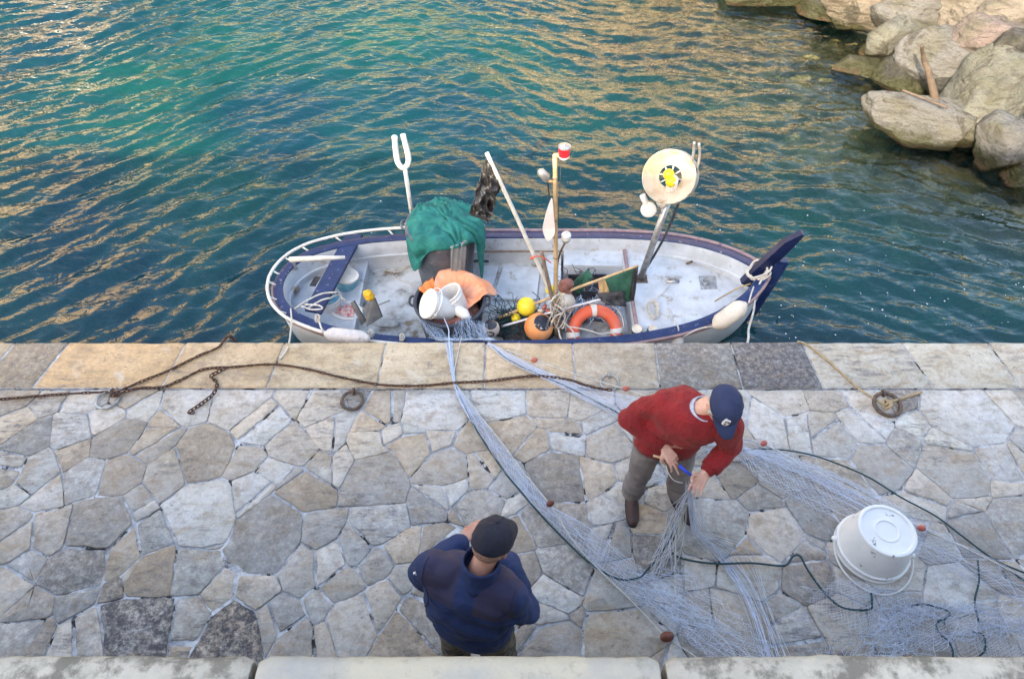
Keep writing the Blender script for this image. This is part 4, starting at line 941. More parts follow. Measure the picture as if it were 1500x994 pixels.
c = PY(789, 479, 4.58); e, b_ = ball('buoy', c, .145, 'orange_float', 'big orange float with a black speckled cap beside the lamp pole', 'buoy', G)
M['speckle'] = mat('speckle', (.012, .014, .03), .5, (.5, .5, .5), 30, (.60, .63), col3=(.7, .5, .05), s3=34, c3=(.63, .66))
a = MB(); axx = Vector((.22, -.28, .75)).normalized(); a.lathe([(0.0, .149)] + [(.149 * math.sin(t_), .149 * math.cos(t_)) for t_ in np.linspace(.08, .62, 9)] + [(.08, .118)], tiltM(c, axx), 30); obj('speckled_cap', a, M['speckle'], e)
c = PY(719, 481, 4.56); e, b_ = ball('buoy', c, .088, 'cream_float', 'cream float with a black top and black ring at the near gunwale', 'buoy', G)
a = MB(); a.lathe([(0, .092)] + [(.092 * math.sin(t_), .092 * math.cos(t_)) for t_ in np.linspace(.1, .75, 7)] + [(.055, .065)], tiltM(c, (0, -.1, 1)), 26); obj('black_cap', a, M['black_plastic'], e)
a = MB(); a.ring([PY(718 + 5.5 * math.cos(t_), 489 + 3 * math.sin(t_), 4.56 - .088) for t_ in np.linspace(0, 6.283, 13)[:-1]], .006); obj('eye_ring', a, M['flag_black'], e)
c = PY(771, 449, 4.82); e, b_ = ball('buoy', c, .098, 'yellow_float', 'yellow ball float on the bamboo flag pole', 'buoy', G)
c = PY(756, 466, 4.80); e, b_ = ball('buoy', c, .052, 'yellow_float', 'small yellow float half hidden under the yellow ball float', 'buoy', G)
c = PY(830, 443, 4.78); e, b_ = ball('buoy', c, .088, 'cream_float', 'cream ball float right of the lamp pole', 'buoy', G, sq=1.25)
c = PY(806, 424, 4.95); e, b_ = ball('buoy', c, .05, 'yellow_float', 'yellow float behind the lamp pole', 'buoy', G)
for i, (px, py) in enumerate([(792, 455), (798, 449), (788, 461), (803, 455), (796, 462)]):
    a = MB(); c = PY(px, py, 4.76); a.ell(c, (.035, .02, .02), Matrix.Rotation(i, 3, 'Z'), 14, 8); tag(obj('net_float', a, M['pink_float' if i % 2 else 'cream_float']), 'small red or cream net float in the pile left of the lamp pole', 'float', 'small net floats piled left of the lamp pole')
# flag buoys lying across the gear
def pole(name, p0, p1, r0, r1, mt, label, cat, bands=0, group=None):
    e = empty(name, p0, label, cat, group); p0, p1 = Vector(p0), Vector(p1); a = MB(); a.tube(spl([p0, p0.lerp(p1, .5) + Vector((0, 0, .01)), p1], 6), [r0 + (r1 - r0) * i / 12 for i in range(13)], 10); obj('pole', a, M[mt], e)
    for k in range(bands):
        t_ = (k + .5) / bands; a = MB(); q = p0.lerp(p1, t_); d = (p1 - p0).normalized(); rr_ = (r0 + (r1 - r0) * t_) * 1.18; a.tube([q - d * .006, q + d * .006], rr_, 10); obj('node', a, M['old_wood'], e)
    return e
def flag(pxs, Ys, mt, parent, nm='flag', nu=14, seed=0, amp=.03, iso=False):
    c4 = [PY(x, y, Y) for (x, y), Y in zip(pxs, Ys)]; a = MB(); secs = []
    for i in range(nu + 1):
        s_ = i / nu; row = []
        for k in range(nu + 1):
            t_ = k / nu; p = (c4[0] * (1 - t_) + c4[1] * t_) * (1 - s_) + (c4[3] * (1 - t_) + c4[2] * t_) * s_
            w_ = noise.noise(Vector((t_ * 3 + seed, s_ * 1.6, seed))) + .5 * noise.noise(Vector((t_ * 8 + seed, s_ * 3, 0)))
            if iso: w_ = .9 * noise.noise(Vector((t_ * 2 + seed, s_ * 3.2, 1))) + .8 * (1 - 2.4 * abs(noise.noise(Vector((t_ * 2.6 + s_ * 2 + seed, s_ * 5 - t_ * 2, 3))))) + .35 * noise.noise(Vector((t_ * 9, s_ * 17, seed))); p = p + Vector((.02 * noise.noise(Vector((s_ * 5, seed, t_ * 2))), 0, -.03 * t_ * (s_ > .9) * noise.noise(Vector((t_ * 6, 2, seed)))))
            row.append(p + Vector((.15, -.8, .5)) * amp * w_ * (.3 + s_))
        secs.append(row)
    a.loft(secs, close=False); o = obj(nm, a, M[mt], parent); bake(o, [('SOLIDIFY', dict(thickness=.004))]); return o
G = 'flag buoys lying across the boat gear'
e = pole('flag_pole', PY(731, 465, 4.80), PY(935, 389, 4.83), .016, .013, 'bamboo', 'bamboo flag pole with a dark green flag at its right end, lying over the gear', 'flag pole', 5, G)
flag([(886, 409), (932, 391), (928, 440), (900, 447)], [4.80, 4.82, 4.72, 4.70], 'flag_green', e, seed=2)
flag([(928, 393), (935, 390), (929, 440), (921, 438)], [4.81, 4.82, 4.70, 4.70], 'flag_black', e, 'flag_hem', seed=3, amp=.015)
e = pole('flag_pole', PY(735, 478, 4.66), PY(885, 437, 4.72), .013, .012, 'alu', 'white metal flag pole with a taped black end and black flag', 'flag pole', 0, G)
a = MB(); a.tube([PY(880, 438, 4.718), PY(895, 433, 4.722)], .017, 10); obj('taped_end', a, M['flag_black'], e)
flag([(872, 430), (912, 425), (918, 449), (888, 446)], [4.74, 4.74, 4.66, 4.66], 'flag_black', e, seed=5, amp=.05)
e = pole('flag_pole', PY(800, 438, 4.86), PY(887, 408, 4.88), .013, .012, 'alu', 'white metal flag pole just below the bamboo one', 'flag pole', 0, G)
flag([(876, 413), (890, 408), (893, 432), (880, 436)], [4.86, 4.86, 4.80, 4.80], 'bamboo', e, 'cloth_patch', seed=7, amp=.02)
e = pole('flag_pole', PY(826, 428, 4.98), PY(863, 394, 5.02), .012, .010, 'flag_green', 'short pole wrapped in a furled dark green flag behind the bamboo pole', 'flag pole', 0, G)
flag([(832, 421), (861, 394), (868, 404), (850, 432)], [4.97, 5.0, 4.95, 4.92], 'flag_green', e, seed=9)
# old wooden stakes beside the lamp pole
e = pole('stake', PY(816, 470, 4.72), PY(793, 368, 4.80), .022, .016, 'old_wood', 'weathered wooden stake leaning left of the lamp pole', 'stake')
a = MB(); a.tube(spl([PY(778, 378, 4.8), PY(788, 375, 4.78), PY(798, 378, 4.78), PY(807, 385, 4.8)], 4), .006, 6); a.ell(PY(779, 378, 4.8), (.02, .014, .014), n=10, m=6); obj('orange_cord', a, M['ring_orange'], e)
e = pole('stake', PY(820, 496, 4.60), PY(817, 436, 4.62), .026, .022, 'old_wood', 'short thick post at the foot of the lamp pole by the near gunwale', 'stake')
# lamp pole with red lantern, reflector and white paddle
e = pole('lamp_pole', PY(815, 492, 4.62), PY(813, 227, 4.62), .020, .019, 'bamboo', 'tall bamboo pole carrying a red lantern and a white paddle', 'lamp pole', 5)
LY = 4.62
a = MB(); a.tube([PY(811, 228, LY), PY(820, 227, LY), PY(826, 232, LY)], [.02, .016, .016], 8); obj('lamp_bracket', a, M['bamboo'], e)
lc = PY(826, 229, LY); T = frame(lc)
a = MB(); a.lathe([(0, -.03), (.03, -.02), (.046, 0), (.046, .008), (0, .008)], T, 24); la = obj('lantern', a, M['white_plastic'], e, auto=40)
a = MB(); a.lathe([(0, .0085), (.044, .0085), (.047, .03), (.047, .075), (.044, .082), (0, .082)], T, 28); obj('red_lens', a, M['glass_red'], la, auto=40)
a = MB(); a.lathe([(0, .083), (.049, .083), (.049, .093), (.03, .1), (.008, .1), (.008, .115), (0, .115)], T, 28); obj('lantern_cap', a, M['metal'], la, auto=40)
a = MB(); a.tube([PY(822, 235, LY), PY(817, 330, LY - .03)], .003, 6); obj('cable', a, M['flag_black'], e)
a = MB(); a.tube(spl([PY(802, 264, LY), PY(805, 290, LY), PY(813, 330, LY), PY(812, 400, LY), PY(812, 440, LY)], 5), .006, 6); obj('cable', a, M['flag_black'], e)
pc = PY(796, 256, LY); a = MB(); a.lathe([(0, -.055), (.03, -.055), (.038, -.04), (.034, .04), (.02, .055), (0, .055)], tiltM(pc, (-.55, -.1, .75)), 20); obj('reflector', a, M['metal'], e, auto=40)
a = MB(); a.tube([PY(801, 265, LY), PY(811, 266, LY)], .01, 6); obj('reflector_clamp', a, M['bamboo'], e)
pd = [PY(809, 291, LY - .03), PY(804, 300, LY - .03), PY(799, 316, LY - .03), PY(795, 334, LY - .04), PY(797, 344, LY - .04), PY(802, 352, LY - .04), PY(809, 348, LY - .03), PY(813, 338, LY - .03), PY(811, 315, LY - .03)]
pd = spl(pd, 4, True); n_ = Vector((0, -.012, .004)); a = MB(); a.loft([[p - n_ for p in pd], [p + n_ for p in pd]]); obj('paddle_blade', a, M['paddle_white'], e, auto=40)
e = empty('lantern', PY(829, 352, 4.66), 'clear glass lantern on a thin cranked stem right of the lamp pole', 'lantern'); lc = PY(829, 351, 4.66); T = frame(lc)
a = MB(); a.lathe([(0, 0), (.035, 0), (.044, .01), (.044, .06), (.03, .075), (.008, .078), (.008, .088), (0, .088)], T, 26); obj('glass', a, M['glass_clear'], e, auto=40)
a = MB(); a.lathe([(0, -.02), (.03, -.02), (.04, -.002), (0, -.002)], T, 22); obj('lantern_base', a, M['metal'], e, auto=40)
a = MB(); a.tube(spl([lc + Vector((0, 0, -.02)), PY(820, 372, 4.66), PY(816, 395, 4.66), PY(814, 450, 4.64)], 5), .009, 6); obj('stem', a, M['rust_dark'], e)
# black bag flag on white pole
e = pole('flag_pole', PY(812, 440, 4.84), PY(713, 224, 4.95), .020, .018, 'white_paint', 'white pole with a black plastic bag tied at its top as a flag', 'flag pole')
flag([(712, 230), (731, 268), (718, 326), (686, 312)], [4.93, 4.93, 4.90, 4.88], 'bag_black', e, seed=11, amp=.065, nu=40, iso=True)
flag([(716, 230), (735, 270), (731, 282), (722, 292)], [4.96, 4.98, 4.96, 4.93], 'flag_black', e, 'bag_shaded_fold', seed=13, amp=.03)  # fold on the bag's shaded side, its shade put into the blacker material
# lifebuoy
lc = PY(872, 484, 4.60); e = empty('lifebuoy', lc, 'orange lifebuoy with white bands leaning inside the near gunwale', 'lifebuoy')
axl = Vector((.10, -.62, .62)).normalized(); T = tiltM(lc + Vector((0, 0, -.03)), axl)
rc, rt_ = .225, .062; SEG = 64
def tor(th0, th1, rr_, n): return [T @ Vector((rc * math.cos(t_), rc * math.sin(t_), 0)) for t_ in np.linspace(th0, th1, n)]
a = MB(); a.ring(tor(0, 2 * math.pi, 0, SEG + 1)[:-1], rt_, 18); obj('ring_body', a, M['ring_orange'], e)
for k in range(4):
    t0 = R(88 - 90 * k - 6); a = MB(); a.tube(tor(t0, t0 + R(13), 0, 6), rt_ + .002, 18); obj('white_band', a, M['white_plastic'], e)
for k in range(4):
    t0 = R(88 - 90 * k); pts = []
    for i in range(13):
        s_ = i / 12; t_ = t0 + s_ * R(90); r_0 = rc + rt_ + .004 + .035 * math.sin(math.pi * s_); pts.append(T @ Vector((r_0 * math.cos(t_), r_0 * math.sin(t_), .01 * math.sin(7 * s_ + k))))
    a = MB(); a.tube(pts, .006, 6); obj('grab_line', a, M['white_rope'], e)
# rope tangle at the foot of the poles
def rope(name, pts, r, mt, label, cat='rope', group=None, k=8, parent=None, n=6):
    a = MB(); a.tube(spl(pts, k), r, n); o = obj(name, a, M[mt], parent)
    if parent is None: tag(o, label, cat, group)
    return o
rp = random.Random(12); pts = []
for i in range(34):
    t_ = i * .9; pts.append(PY(816 + 16 * math.cos(t_) * rp.uniform(.4, 1.1), 455 + 28 * math.sin(t_ * .8) * rp.uniform(.4, 1), 4.62 - .05 + rp.uniform(-.04, .04)))
rope('rope', pts, .008, 'white_rope', 'tangled grey-white rope knotted round the foot of the lamp pole', k=6)
rope('rope', [PY(824, 470, 4.55), PY(840, 486, 4.5), PY(842, 496, 4.42), PY(832, 500, 4.36), PY(822, 496, 4.36), PY(818, 482, 4.45)], .008, 'white_rope', 'grey rope loop hanging over the near gunwale by the lamp pole')
rope('rope', [PY(833, 478, 4.48), PY(860, 483, 4.45), PY(880, 489, 4.42), PY(895, 487, 4.42), PY(907, 496, 4.36)], .006, 'white_rope', 'thin white line slung across the lifebuoy')
# rubber boots under the foredeck edge
for i, (px, py) in enumerate([(934, 486), (948, 487)]):
    b0 = PY(px, py, 4.56); e = empty('rubber_boot', b0, ['left', 'right'][i] + ' boot of the pair of dark green rubber boots with pale lining', 'boot', 'pair of rubber boots'); a = MB(); T = frame(b0 + Vector((0, 0, -.15)), (R(12), R(-6 + 14 * i)))
    secs = []
    for (yy, zz, rx_, ry_) in [(.04, .0, .045, .06), (.02, .03, .048, .08), (.0, .08, .045, .055), (0, .16, .047, .05), (0, .25, .055, .055), (0, .26, .055, .055), (0, .255, .047, .047), (0, .10, .03, .03)]:
        secs.append([T @ Vector((rx_ * math.cos(t_), -yy + ry_ * math.sin(t_), zz)) for t_ in np.linspace(0, 6.283, 21)[:-1]])
    a.loft(secs[:6]); 
    obj('boot_shell', a, M['boot_green'], e)
    a = MB(); a.lathe([(.047, .262), (.052, .27), (.044, .268), (.04, .2), (0, .12)], T, 20); obj('lining', a, M['cream_float'], e)
# coil of thin rope hanging at the foredeck edge
a = MB(); cc = P(953, 447, -.44)
for k in range(9): a.ring([cc + Vector(((.04 + .006 * (k % 3)) * math.cos(t_) + .004 * k, -.06 + (.09 + .008 * (k % 4)) * math.sin(t_), .006 * k * .6 - .01 + .08 * math.sin(t_) * .3)) for t_ in np.linspace(0, 6.283, 22)[:-1]], .0045, 5)
tag(obj('rope_coil', a, M['white_rope']), 'small coil of grey line lying on the aft edge of the foredeck', 'rope')
rope('rope', [cc + Vector((.05, .05, .02)), P(975, 425, -.46), P(983, 413, -.45)], .0045, 'white_rope', 'thin line from the coil to the foredeck cleat')
rope('rope', [P(958, 450, -.46), P(975, 462, -.46), P(984, 458, -.46), P(978, 452, -.46), P(986, 468, -.45), P(990, 474, -.36)], .0045, 'white_rope', 'thin looped line running from the coil to the near gunwale')
rope('rope', [P(560, 395, -.74), P(585, 398, -.74), P(600, 388, -.74), P(575, 402, -.74), P(590, 412, -.74), P(612, 420, -.74)], .005, 'white_rope', 'thin grey line looped on the scuffed deck left of the tall bin')
rope('rope', [P(570, 440, -.73), P(540, 452, -.5), P(528, 450, -.45)], .008, 'white_rope', 'grey line running up to the thin board in the stern')
# ------------------------------------------------------------------ fenders
def fender(p0, p1, r, mt, label, group='fenders along the near side'):
    p0, p1 = Vector(p0), Vector(p1); e = empty('fender', p0, label, 'fender', group); L_ = (p1 - p0).length; T = Matrix.Translation(p0) @ (p1 - p0).normalized().to_track_quat('Z', 'Y').to_matrix().to_4x4()
    a = MB(); a.lathe([(0, -.01), (.02, -.01), (.03, .0), (r * .7, .025), (r, .07), (r, L_ - .07), (r * .7, L_ - .025), (.03, L_), (.02, L_ + .01), (0, L_ + .01)], T, 28); obj('fender_body', a, M[mt], e); return e
fender(PY(477, 489, 4.28), PY(540, 496, 4.20), .072, 'fender_white', 'scuffed grey-white cylindrical fender hanging near the stern'); 
fender(PY(1046, 478, 4.36), PY(1092, 445, 4.50), .085, 'cream_float', 'cream cylindrical fender hanging near the bow')
e = fender(PY(992, 493, 4.36), PY(993, 503, 4.36), .062, 'white_plastic', 'small round white fender on a short rope near the bow')
rope('fender_line', [PY(991, 474, 4.43), PY(994, 482, 4.38), PY(992, 492, 4.36)], .008, 'white_rope', 'short white rope holding the small round fender')
rope('fender_line', [PY(1097, 443, 4.5), PY(1100, 432, 4.62), PY(1104, 420, 4.75)], .008, 'white_rope', 'rope end tying the cream fender to the bow')
rope('fender_line', [PY(1046, 478, 4.36), PY(1022, 482, 4.36), PY(1000, 494, 4.33)], .006, 'white_rope', 'thin white line from the cream fender along the hull')
rope('fender_line', [PY(473, 487, 4.28), PY(470, 478, 4.34), PY(465, 464, 4.42)], .010, 'white_rope', 'knotted grey rope holding the stern fender')
# knots on the rail
for i, (px, py, lb) in enumerate([(543, 487, 'right end of the stern fender'), (589, 493, 'middle of the stern rail'), (465, 465, 'left end of the stern fender')]):
    a = MB(); c = PY(px, py, 4.30 if px > 500 else 4.40)
    for k in range(3): a.ring([c + Vector((.022 * math.cos(t_), .02 * math.sin(t_ + k), .028 * math.sin(t_) - .02 * k)) for t_ in np.linspace(0, 6.283, 12)[:-1]], .006, 5)
    a.tube([c, c + Vector((.01, -.01, -.10))], .006, 5); tag(obj('rail_knot', a, M['white_rope']), 'grey rope knot on the handrail at the ' + lb, 'knot', 'rope knots on the stern rail')
# mooring ropes
rope('mooring_line', [PY(426, 452, 4.62), PY(427, 470, 4.40), PY(425, 492, 4.15), P(421, 510, .045), P(410, 526, .045)], .008, 'white_rope', 'thin grey mooring line from the stern down to the quay edge')
rope('mooring_line', [P(450, 452, -.31), P(470, 440, -.30), P(485, 436, -.30), P(495, 432, -.42), P(506, 440, -.45)], .009, 'white_rope', 'grey rope lashed round the stern thwart')
rope('mooring_line', [P(446, 446, -.31), P(466, 447, -.30), P(472, 452, -.30), P(455, 453, -.30), P(440, 448, -.3), P(432, 452, -.28), P(450, 440, -.3), P(472, 430, -.3), P(494, 428, -.34)], .009, 'white_rope', 'doubled grey rope crossing the near end of the blue thwart')
pts = []
for i in range(22):
    t_ = i * 1.2; pts.append(Vector((2.50 + .09 * math.cos(t_) + .03 * math.sin(i * 2.1), BY + .02 + .10 * math.sin(t_) - .03, -.20 + .010 * (i % 9) + .05 * math.cos(t_))))
rope('mooring_line', pts + [PY(1108, 425, 4.85), PY(1104, 455, 4.6), PY(1097, 480, 4.3), PY(1094, 505, 4.05), Vector((P(1094, 505).x, 4.02, -.5))], .011, 'white_rope', 'grey bow rope wound round the stem and running down to the quay', k=6)
rope('mooring_line', [PY(1116, 405, BY + .08), PY(1118, 418, BY + .08), PY(1113, 424, BY + .06)], .010, 'white_rope', 'loose rope end hanging outboard of the stem')
rope('rope', [P(1100, 415, -.30), P(1075, 425, -.40), P(1047, 441, -.46)], .008, 'tan_rope', 'tan line from the stem across the foredeck')
# ------------------------------------------------------------------ people
def basis(f, up=(0, 0, 1)):
    f = Vector(f).normalized(); up = Vector(up); r_ = f.cross(up).normalized(); u = r_.cross(f).normalized()
    return Matrix((r_, f, u)).transposed()          # columns: right, forward, up
def hand(mb, wrist, d, palm, side, curl=(.5, .6, .7, .8), thumb=.5, s=1.0, spread=.05):
    """side=+1 right hand, -1 left hand; palm = the way the palm faces"""
    d = Vector(d).normalized(); pn = Vector(palm); pn = (pn - d * pn.dot(d)).normalized(); lat = pn.cross(d) * side   # towards the thumb
    W_ = Vector(wrist); rad = .0088 * s
    lens = [(.040, .026, .020), (.044, .029, .021), (.041, .027, .020), (.033, .021, .018)]
    for k in range(4):
        off = (.031 - .0205 * k) * s; kn = W_ + d * (.088 - .004 * abs(k - 1) - (.006 if k == 3 else 0)) * s + lat * off
        mb.cap(W_ + lat * off * .45, .0175 * s, kn, .0115 * s, 12)
        dd = (d + lat * (1.3 - k) * spread).normalized(); p = kn; c = curl[k]
        for j, L_ in enumerate(lens[k]):
            ang = c * (.75, .95, .6)[j]; ax_ = dd.cross(pn).normalized(); dd = Matrix.Rotation(ang, 3, ax_) @ dd
            q = p + dd * L_ * s; mb.cap(p, rad * (1 - .08 * j), q, rad * (.92 - .1 * j), 10); p = q
    tb = W_ + d * .022 * s + lat * .022 * s; t1 = tb + (d * .55 + lat * .75 + pn * .35).normalized() * .040 * s
    t2 = t1 + (d * .85 + lat * (.5 - .8 * thumb) + pn * (.3 + .5 * thumb)).normalized() * .033 * s; t3 = t2 + (d * .8 + lat * (.1 - .8 * thumb) + pn * (.3 + .5 * thumb)).normalized() * .026 * s
    mb.cap(tb, .0165 * s, t1, .0125 * s, 12); mb.cap(t1, .0120 * s, t2, .0100 * s, 10); mb.cap(t2, .0100 * s, t3, .0085 * s, 10)
def headmesh(mb, HC, B, neck0, s=1.0):
    T = Matrix.Translation(HC) @ B.to_4x4()
    def E(c, r): mb.ell(T @ Vector(c), [x * s for x in r], B, 24, 16)
    E((0, -.012, .022), (.076, .096, .088)); E((0, .030, -.035), (.060, .062, .082)); E((0, .058, -.098), (.030, .028, .022)); E((0, .0, -.06), (.058, .055, .05))
    E((.03, .068, -.035), (.022, .02, .024)); E((-.03, .068, -.035), (.022, .02, .024)); E((0, .082, .022), (.045, .015, .012))
    mb.cap(T @ Vector((0, .090, .008)), .0095, T @ Vector((0, .110, -.030)), .0125, 12); E((.012, .098, -.036), (.010, .011, .008)); E((-.012, .098, -.036), (.010, .011, .008))
    E((0, .088, -.066), (.024, .010, .0065)); E((0, .086, -.077), (.021, .010, .0065))
    for s_ in (-1, 1):
        E((.078 * s_, -.010, -.014), (.008, .018, .030)); E((.083 * s_, -.018, -.006), (.006, .012, .024))
    mb.cap(Vector(neck0), .062, T @ Vector((0, -.02, -.055)), .055, 20)
    return T
def skinned(name, mb, mt, parent=None, vox=.008, sm=5, org=None):
    o = obj(name, mb, mt, parent, origin=org); bake(o, [('REMESH', dict(mode='VOXEL', voxel_size=vox))]); bake(o, [('SMOOTH', dict(factor=.5, iterations=sm))]); return o
def torso(mb, secs, n=28, pw=2.4):
    rows = []
    for c, lat, a, b in secs:
        lat = Vector((lat[0], lat[1], 0)).normalized(); fw = Vector((0, 0, 1)).cross(lat); row = []
        for k in range(n):
            th = 2 * math.pi * k / n; cs, sn = math.cos(th), math.sin(th); e = 2 / pw
            row.append(Vector(c) + lat * a * math.copysign(abs(cs) ** e, cs) + fw * b * math.copysign(abs(sn) ** e, sn))
        rows.append(row)
    mb.loft(rows)
def shoe(name, heel, toe, mt, parent, w=.048, h=.085):
    heel, toe = Vector(heel), Vector(toe); d = (toe - heel); L_ = d.length; d.normalize(); lt = Vector((0, 0, 1)).cross(d); rows = []
    for s_, ww, hh in ((0, .6, .5), (.04, .8, .95), (.2, .85, 1.15), (.38, .86, 1.05), (.55, .95, .78), (.72, 1.05, .64), (.88, .92, .55), (.97, .6, .45), (1, .3, .3)):
        c = heel + d * L_ * s_; row = []
        for k in range(16):
            th = 2 * math.pi * k / 16; z = math.sin(th); z = (z * hh * h if z > 0 else z * .0) + .016
            row.append(Vector((c.x, c.y, c.z + z)) + lt * math.cos(th) * w * ww * (1 if math.sin(th) < .3 else .9))
        rows.append(row)
    a = MB(); a.loft(rows); o = obj(name, a, M[mt], parent); bake(o, [('SUBSURF', dict(levels=1, render_levels=1))])
    a = MB(); rows = []
    for z in (.0, .018):
        rows.append([Vector((heel.x, heel.y, heel.z)) + d * (L_ * .5 + (L_ * .52) * math.cos(t_)) + lt * w * 1.04 * math.copysign(abs(math.sin(t_)) ** .7, math.sin(t_)) + Vector((0, 0, z)) for t_ in np.linspace(0, 6.283, 29)[:-1]])
    a.loft(rows); so = obj('sole', a, M['badge_ink'], parent); 
    return o
def cap_hat(T, parent, mt, badge=False, s=1.0, brim=.075, tipdown=.10):
    def W(x, y, z): return T @ Vector((x * s, y * s, z * s))
    a = MB(); n = 60; K = 14; rows = []
    for i in range(K):
        u = i / (K - 1) * math.pi / 2 * .995; row = []
        for k in range(n):
            th = 2 * math.pi * k / n; seam = .0022 * math.exp(-((((th / (math.pi / 3)) % 1) - .5) * 9) ** 2) * math.cos(u) ** .3
            w_ = .0035 * noise.noise(Vector((math.cos(th) * 3, math.sin(th) * 3, u * 2)))
            r_ = math.cos(u) ** .82; ff = 1 + .03 * max(0, math.sin(th)) * (1 - u)
            row.append(W(math.cos(th) * (.0875 + w_ - seam) * r_, -.008 + math.sin(th) * (.108 + w_ - seam) * r_ * ff, .012 + .098 * math.sin(u) ** 1.05 + w_))
        rows.append(row)
    a.loft(rows, cap=False); ci = len(a.v); a.v.append(W(0, -.008, .110)); b0 = (K - 1) * n
    for k in range(n): a.f.append([b0 + k, b0 + (k + 1) % n, ci]); a.m.append(0)
    o = obj('cap', a, M[mt], parent); bake(o, [('SOLIDIFY', dict(thickness=.003, offset=-1))])
    a = MB(); a.ell(W(0, -.008, .112), (.008, .008, .005), T.to_3x3(), 12, 8); obj('button', a, M[mt], o if False else parent)
    a = MB(); rows = []
    for j in range(8):
        v = j / 7; row = []
        for k in range(21):
            u = -1 + 2 * k / 20; th = R(90 - 62 * u); bx, by = math.cos(th) * .088, -.008 + math.sin(th) * .110
            ext = brim * (1 - abs(u) ** 2.6) * v; row.append(W(bx * (1 - .05 * v), by + ext, .016 - tipdown * v * ext * 3.2 - .022 * (u * u) * v))
        rows.append(row)
    a.loft(rows, close=False); b_ = obj('cap_brim', a, M[mt], parent); bake(b_, [('SOLIDIFY', dict(thickness=.004))])
    if badge:
        # little white shield with two dark letters over a mauve roundel
        ang0 = R(66)
        def S(x, z, o_=.0):      # position on the crown front, x sideways, z up, o_ outwards
            th = ang0 + -x / .10; u = max(0, (z - .012) / .098); u = math.asin(min(1, u ** (1 / 1.05))); r_ = math.cos(u) ** .82; ff = 1 + .03 * max(0, math.sin(th)) * (1 - u)
            return W(math.cos(th) * (.0875 * r_ + .004 + o_), -.008 + math.sin(th) * (.108 * r_ * ff + .004 + o_), z + o_ * .6)
        sh = [(-.019, .076), (.019, .076), (.020, .050), (.014, .034), (0, .027), (-.014, .034), (-.020, .050)]
        a = MB(); a.loft([[S(x, z, -.004) for x, z in sh], [S(x, z, .0012) for x, z in sh]]); obj('badge', a, M['badge'], o if False else parent, False)
        bd = parent
        a = MB()
        def seg(x0, z0, x1, z1, w_=.0028):
            dx, dz = x1 - x0, z1 - z0; l = math.hypot(dx, dz); nx_, nz_ = -dz / l * w_ / 2, dx / l * w_ / 2
            q = [(x0 + nx_, z0 + nz_), (x1 + nx_, z1 + nz_), (x1 - nx_, z1 - nz_), (x0 - nx_, z0 - nz_)]
            a.loft([[S(x, z, .001) for x, z in q], [S(x, z, .0022) for x, z in q]])
        seg(-.014, .058, -.014, .071); seg(-.014, .071, -.0095, .063); seg(-.0095, .063, -.005, .071); seg(-.005, .071, -.005, .058)
        seg(.004, .058, .004, .071); seg(.004, .0585, .013, .0585); seg(.004, .065, .011, .065)
        obj('lettering', a, M['badge_ink'], parent, False)
        a = MB(); c_ = [(.008 * math.cos(t_), .044 + .008 * math.sin(t_)) for t_ in np.linspace(0, 6.283, 15)[:-1]]; a.loft([[S(x, z, .001) for x, z in c_], [S(x, z, .0022) for x, z in c_]]); obj('roundel', a, M['badge_mauve'], parent, False)
    return o
def folds(o, amp, sc, seed, sq=(1, 1, 1), ridge=False):
    def f(p, n):
        q = Vector((p.x * sc * sq[0] + seed, p.y * sc * sq[1], p.z * sc * sq[2])); v = noise.noise(q) + .4 * noise.noise(q * 2.3)
        if ridge: v = 1 - 2.2 * abs(v)
        return n * amp * v
    warp(o, f)
# ---- fisherman in the red sweater
O1 = Vector((1.03, 2.38, 0)); ls, rs_ = Vector((1.215, 2.16, 1.36)), Vector((.895, 2.355, 1.345)); le, re = Vector((1.30, 2.19, 1.11)), Vector((.715, 2.375, 1.13)); lw, rw2 = Vector((1.145, 2.055, 1.04)), Vector((.915, 2.215, 1.07))
HC = Vector((1.165, 2.195, 1.515)); HBm = basis((.10, -.80, -.55), (.12, 0, 1)); nk = Vector((1.065, 2.25, 1.40))
a = MB(); T1 = headmesh(a, HC, HBm, nk)
a.cap((1.0, 2.36, .95), .13, (1.03, 2.28, 1.30), .12); a.cap(nk, .06, (1.03, 2.28, 1.3), .09)
for s_, e_, w_ in ((ls, le, lw), (rs_, re, rw2)): a.cap((1.03, 2.28, 1.33), .07, s_, .055); a.cap(s_, .05, e_, .042); a.cap(e_, .042, w_, .026)
a.cap((.90, 2.42, .88), .08, (.885, 2.40, .48), .05); a.cap((.885, 2.40, .48), .05, (.88, 2.42, .06), .035); a.cap((1.09, 2.42, .88), .08, (1.15, 2.38, .47), .05); a.cap((1.15, 2.38, .47), .05, (1.215, 2.40, .06), .035); a.cap((1.0, 2.36, .95), .13, (1.0, 2.42, .88), .12)
rd = (P(996, 688, 1.005) - rw2).normalized(); hand(a, rw2 + rd * .01, rd, (.25, -.1, -1), 1, (.55, .25, .6, .9), .8)
ld = Vector((-.45, -.55, -.30)).normalized(); hand(a, lw + ld * .01, ld, (.10, -.30, .9), -1, (.55, .62, .45, .5), .55, spread=.09)
man1 = skinned('person', a, M['skin_pale'], None, .0046, 3, org=O1)
tag(man1, 'man in a red sweater and navy cap bending over the net he is mending', 'person')
a = MB()
torso(a, [((.985, 2.40, .80), (1, -.10), .165, .125), ((.985, 2.395, .83), (1, -.12), .185, .14), ((.985, 2.385, .92), (1, -.15), .190, .150), ((.99, 2.365, 1.05), (1, -.25), .185, .150), ((1.01, 2.325, 1.20), (.92, -.4), .205, .150), ((1.03, 2.285, 1.32), (.87, -.5), .215, .145), ((1.045, 2.27, 1.395), (.85, -.52), .165, .115), ((1.055, 2.262, 1.425), (.85, -.52), .095, .085)])
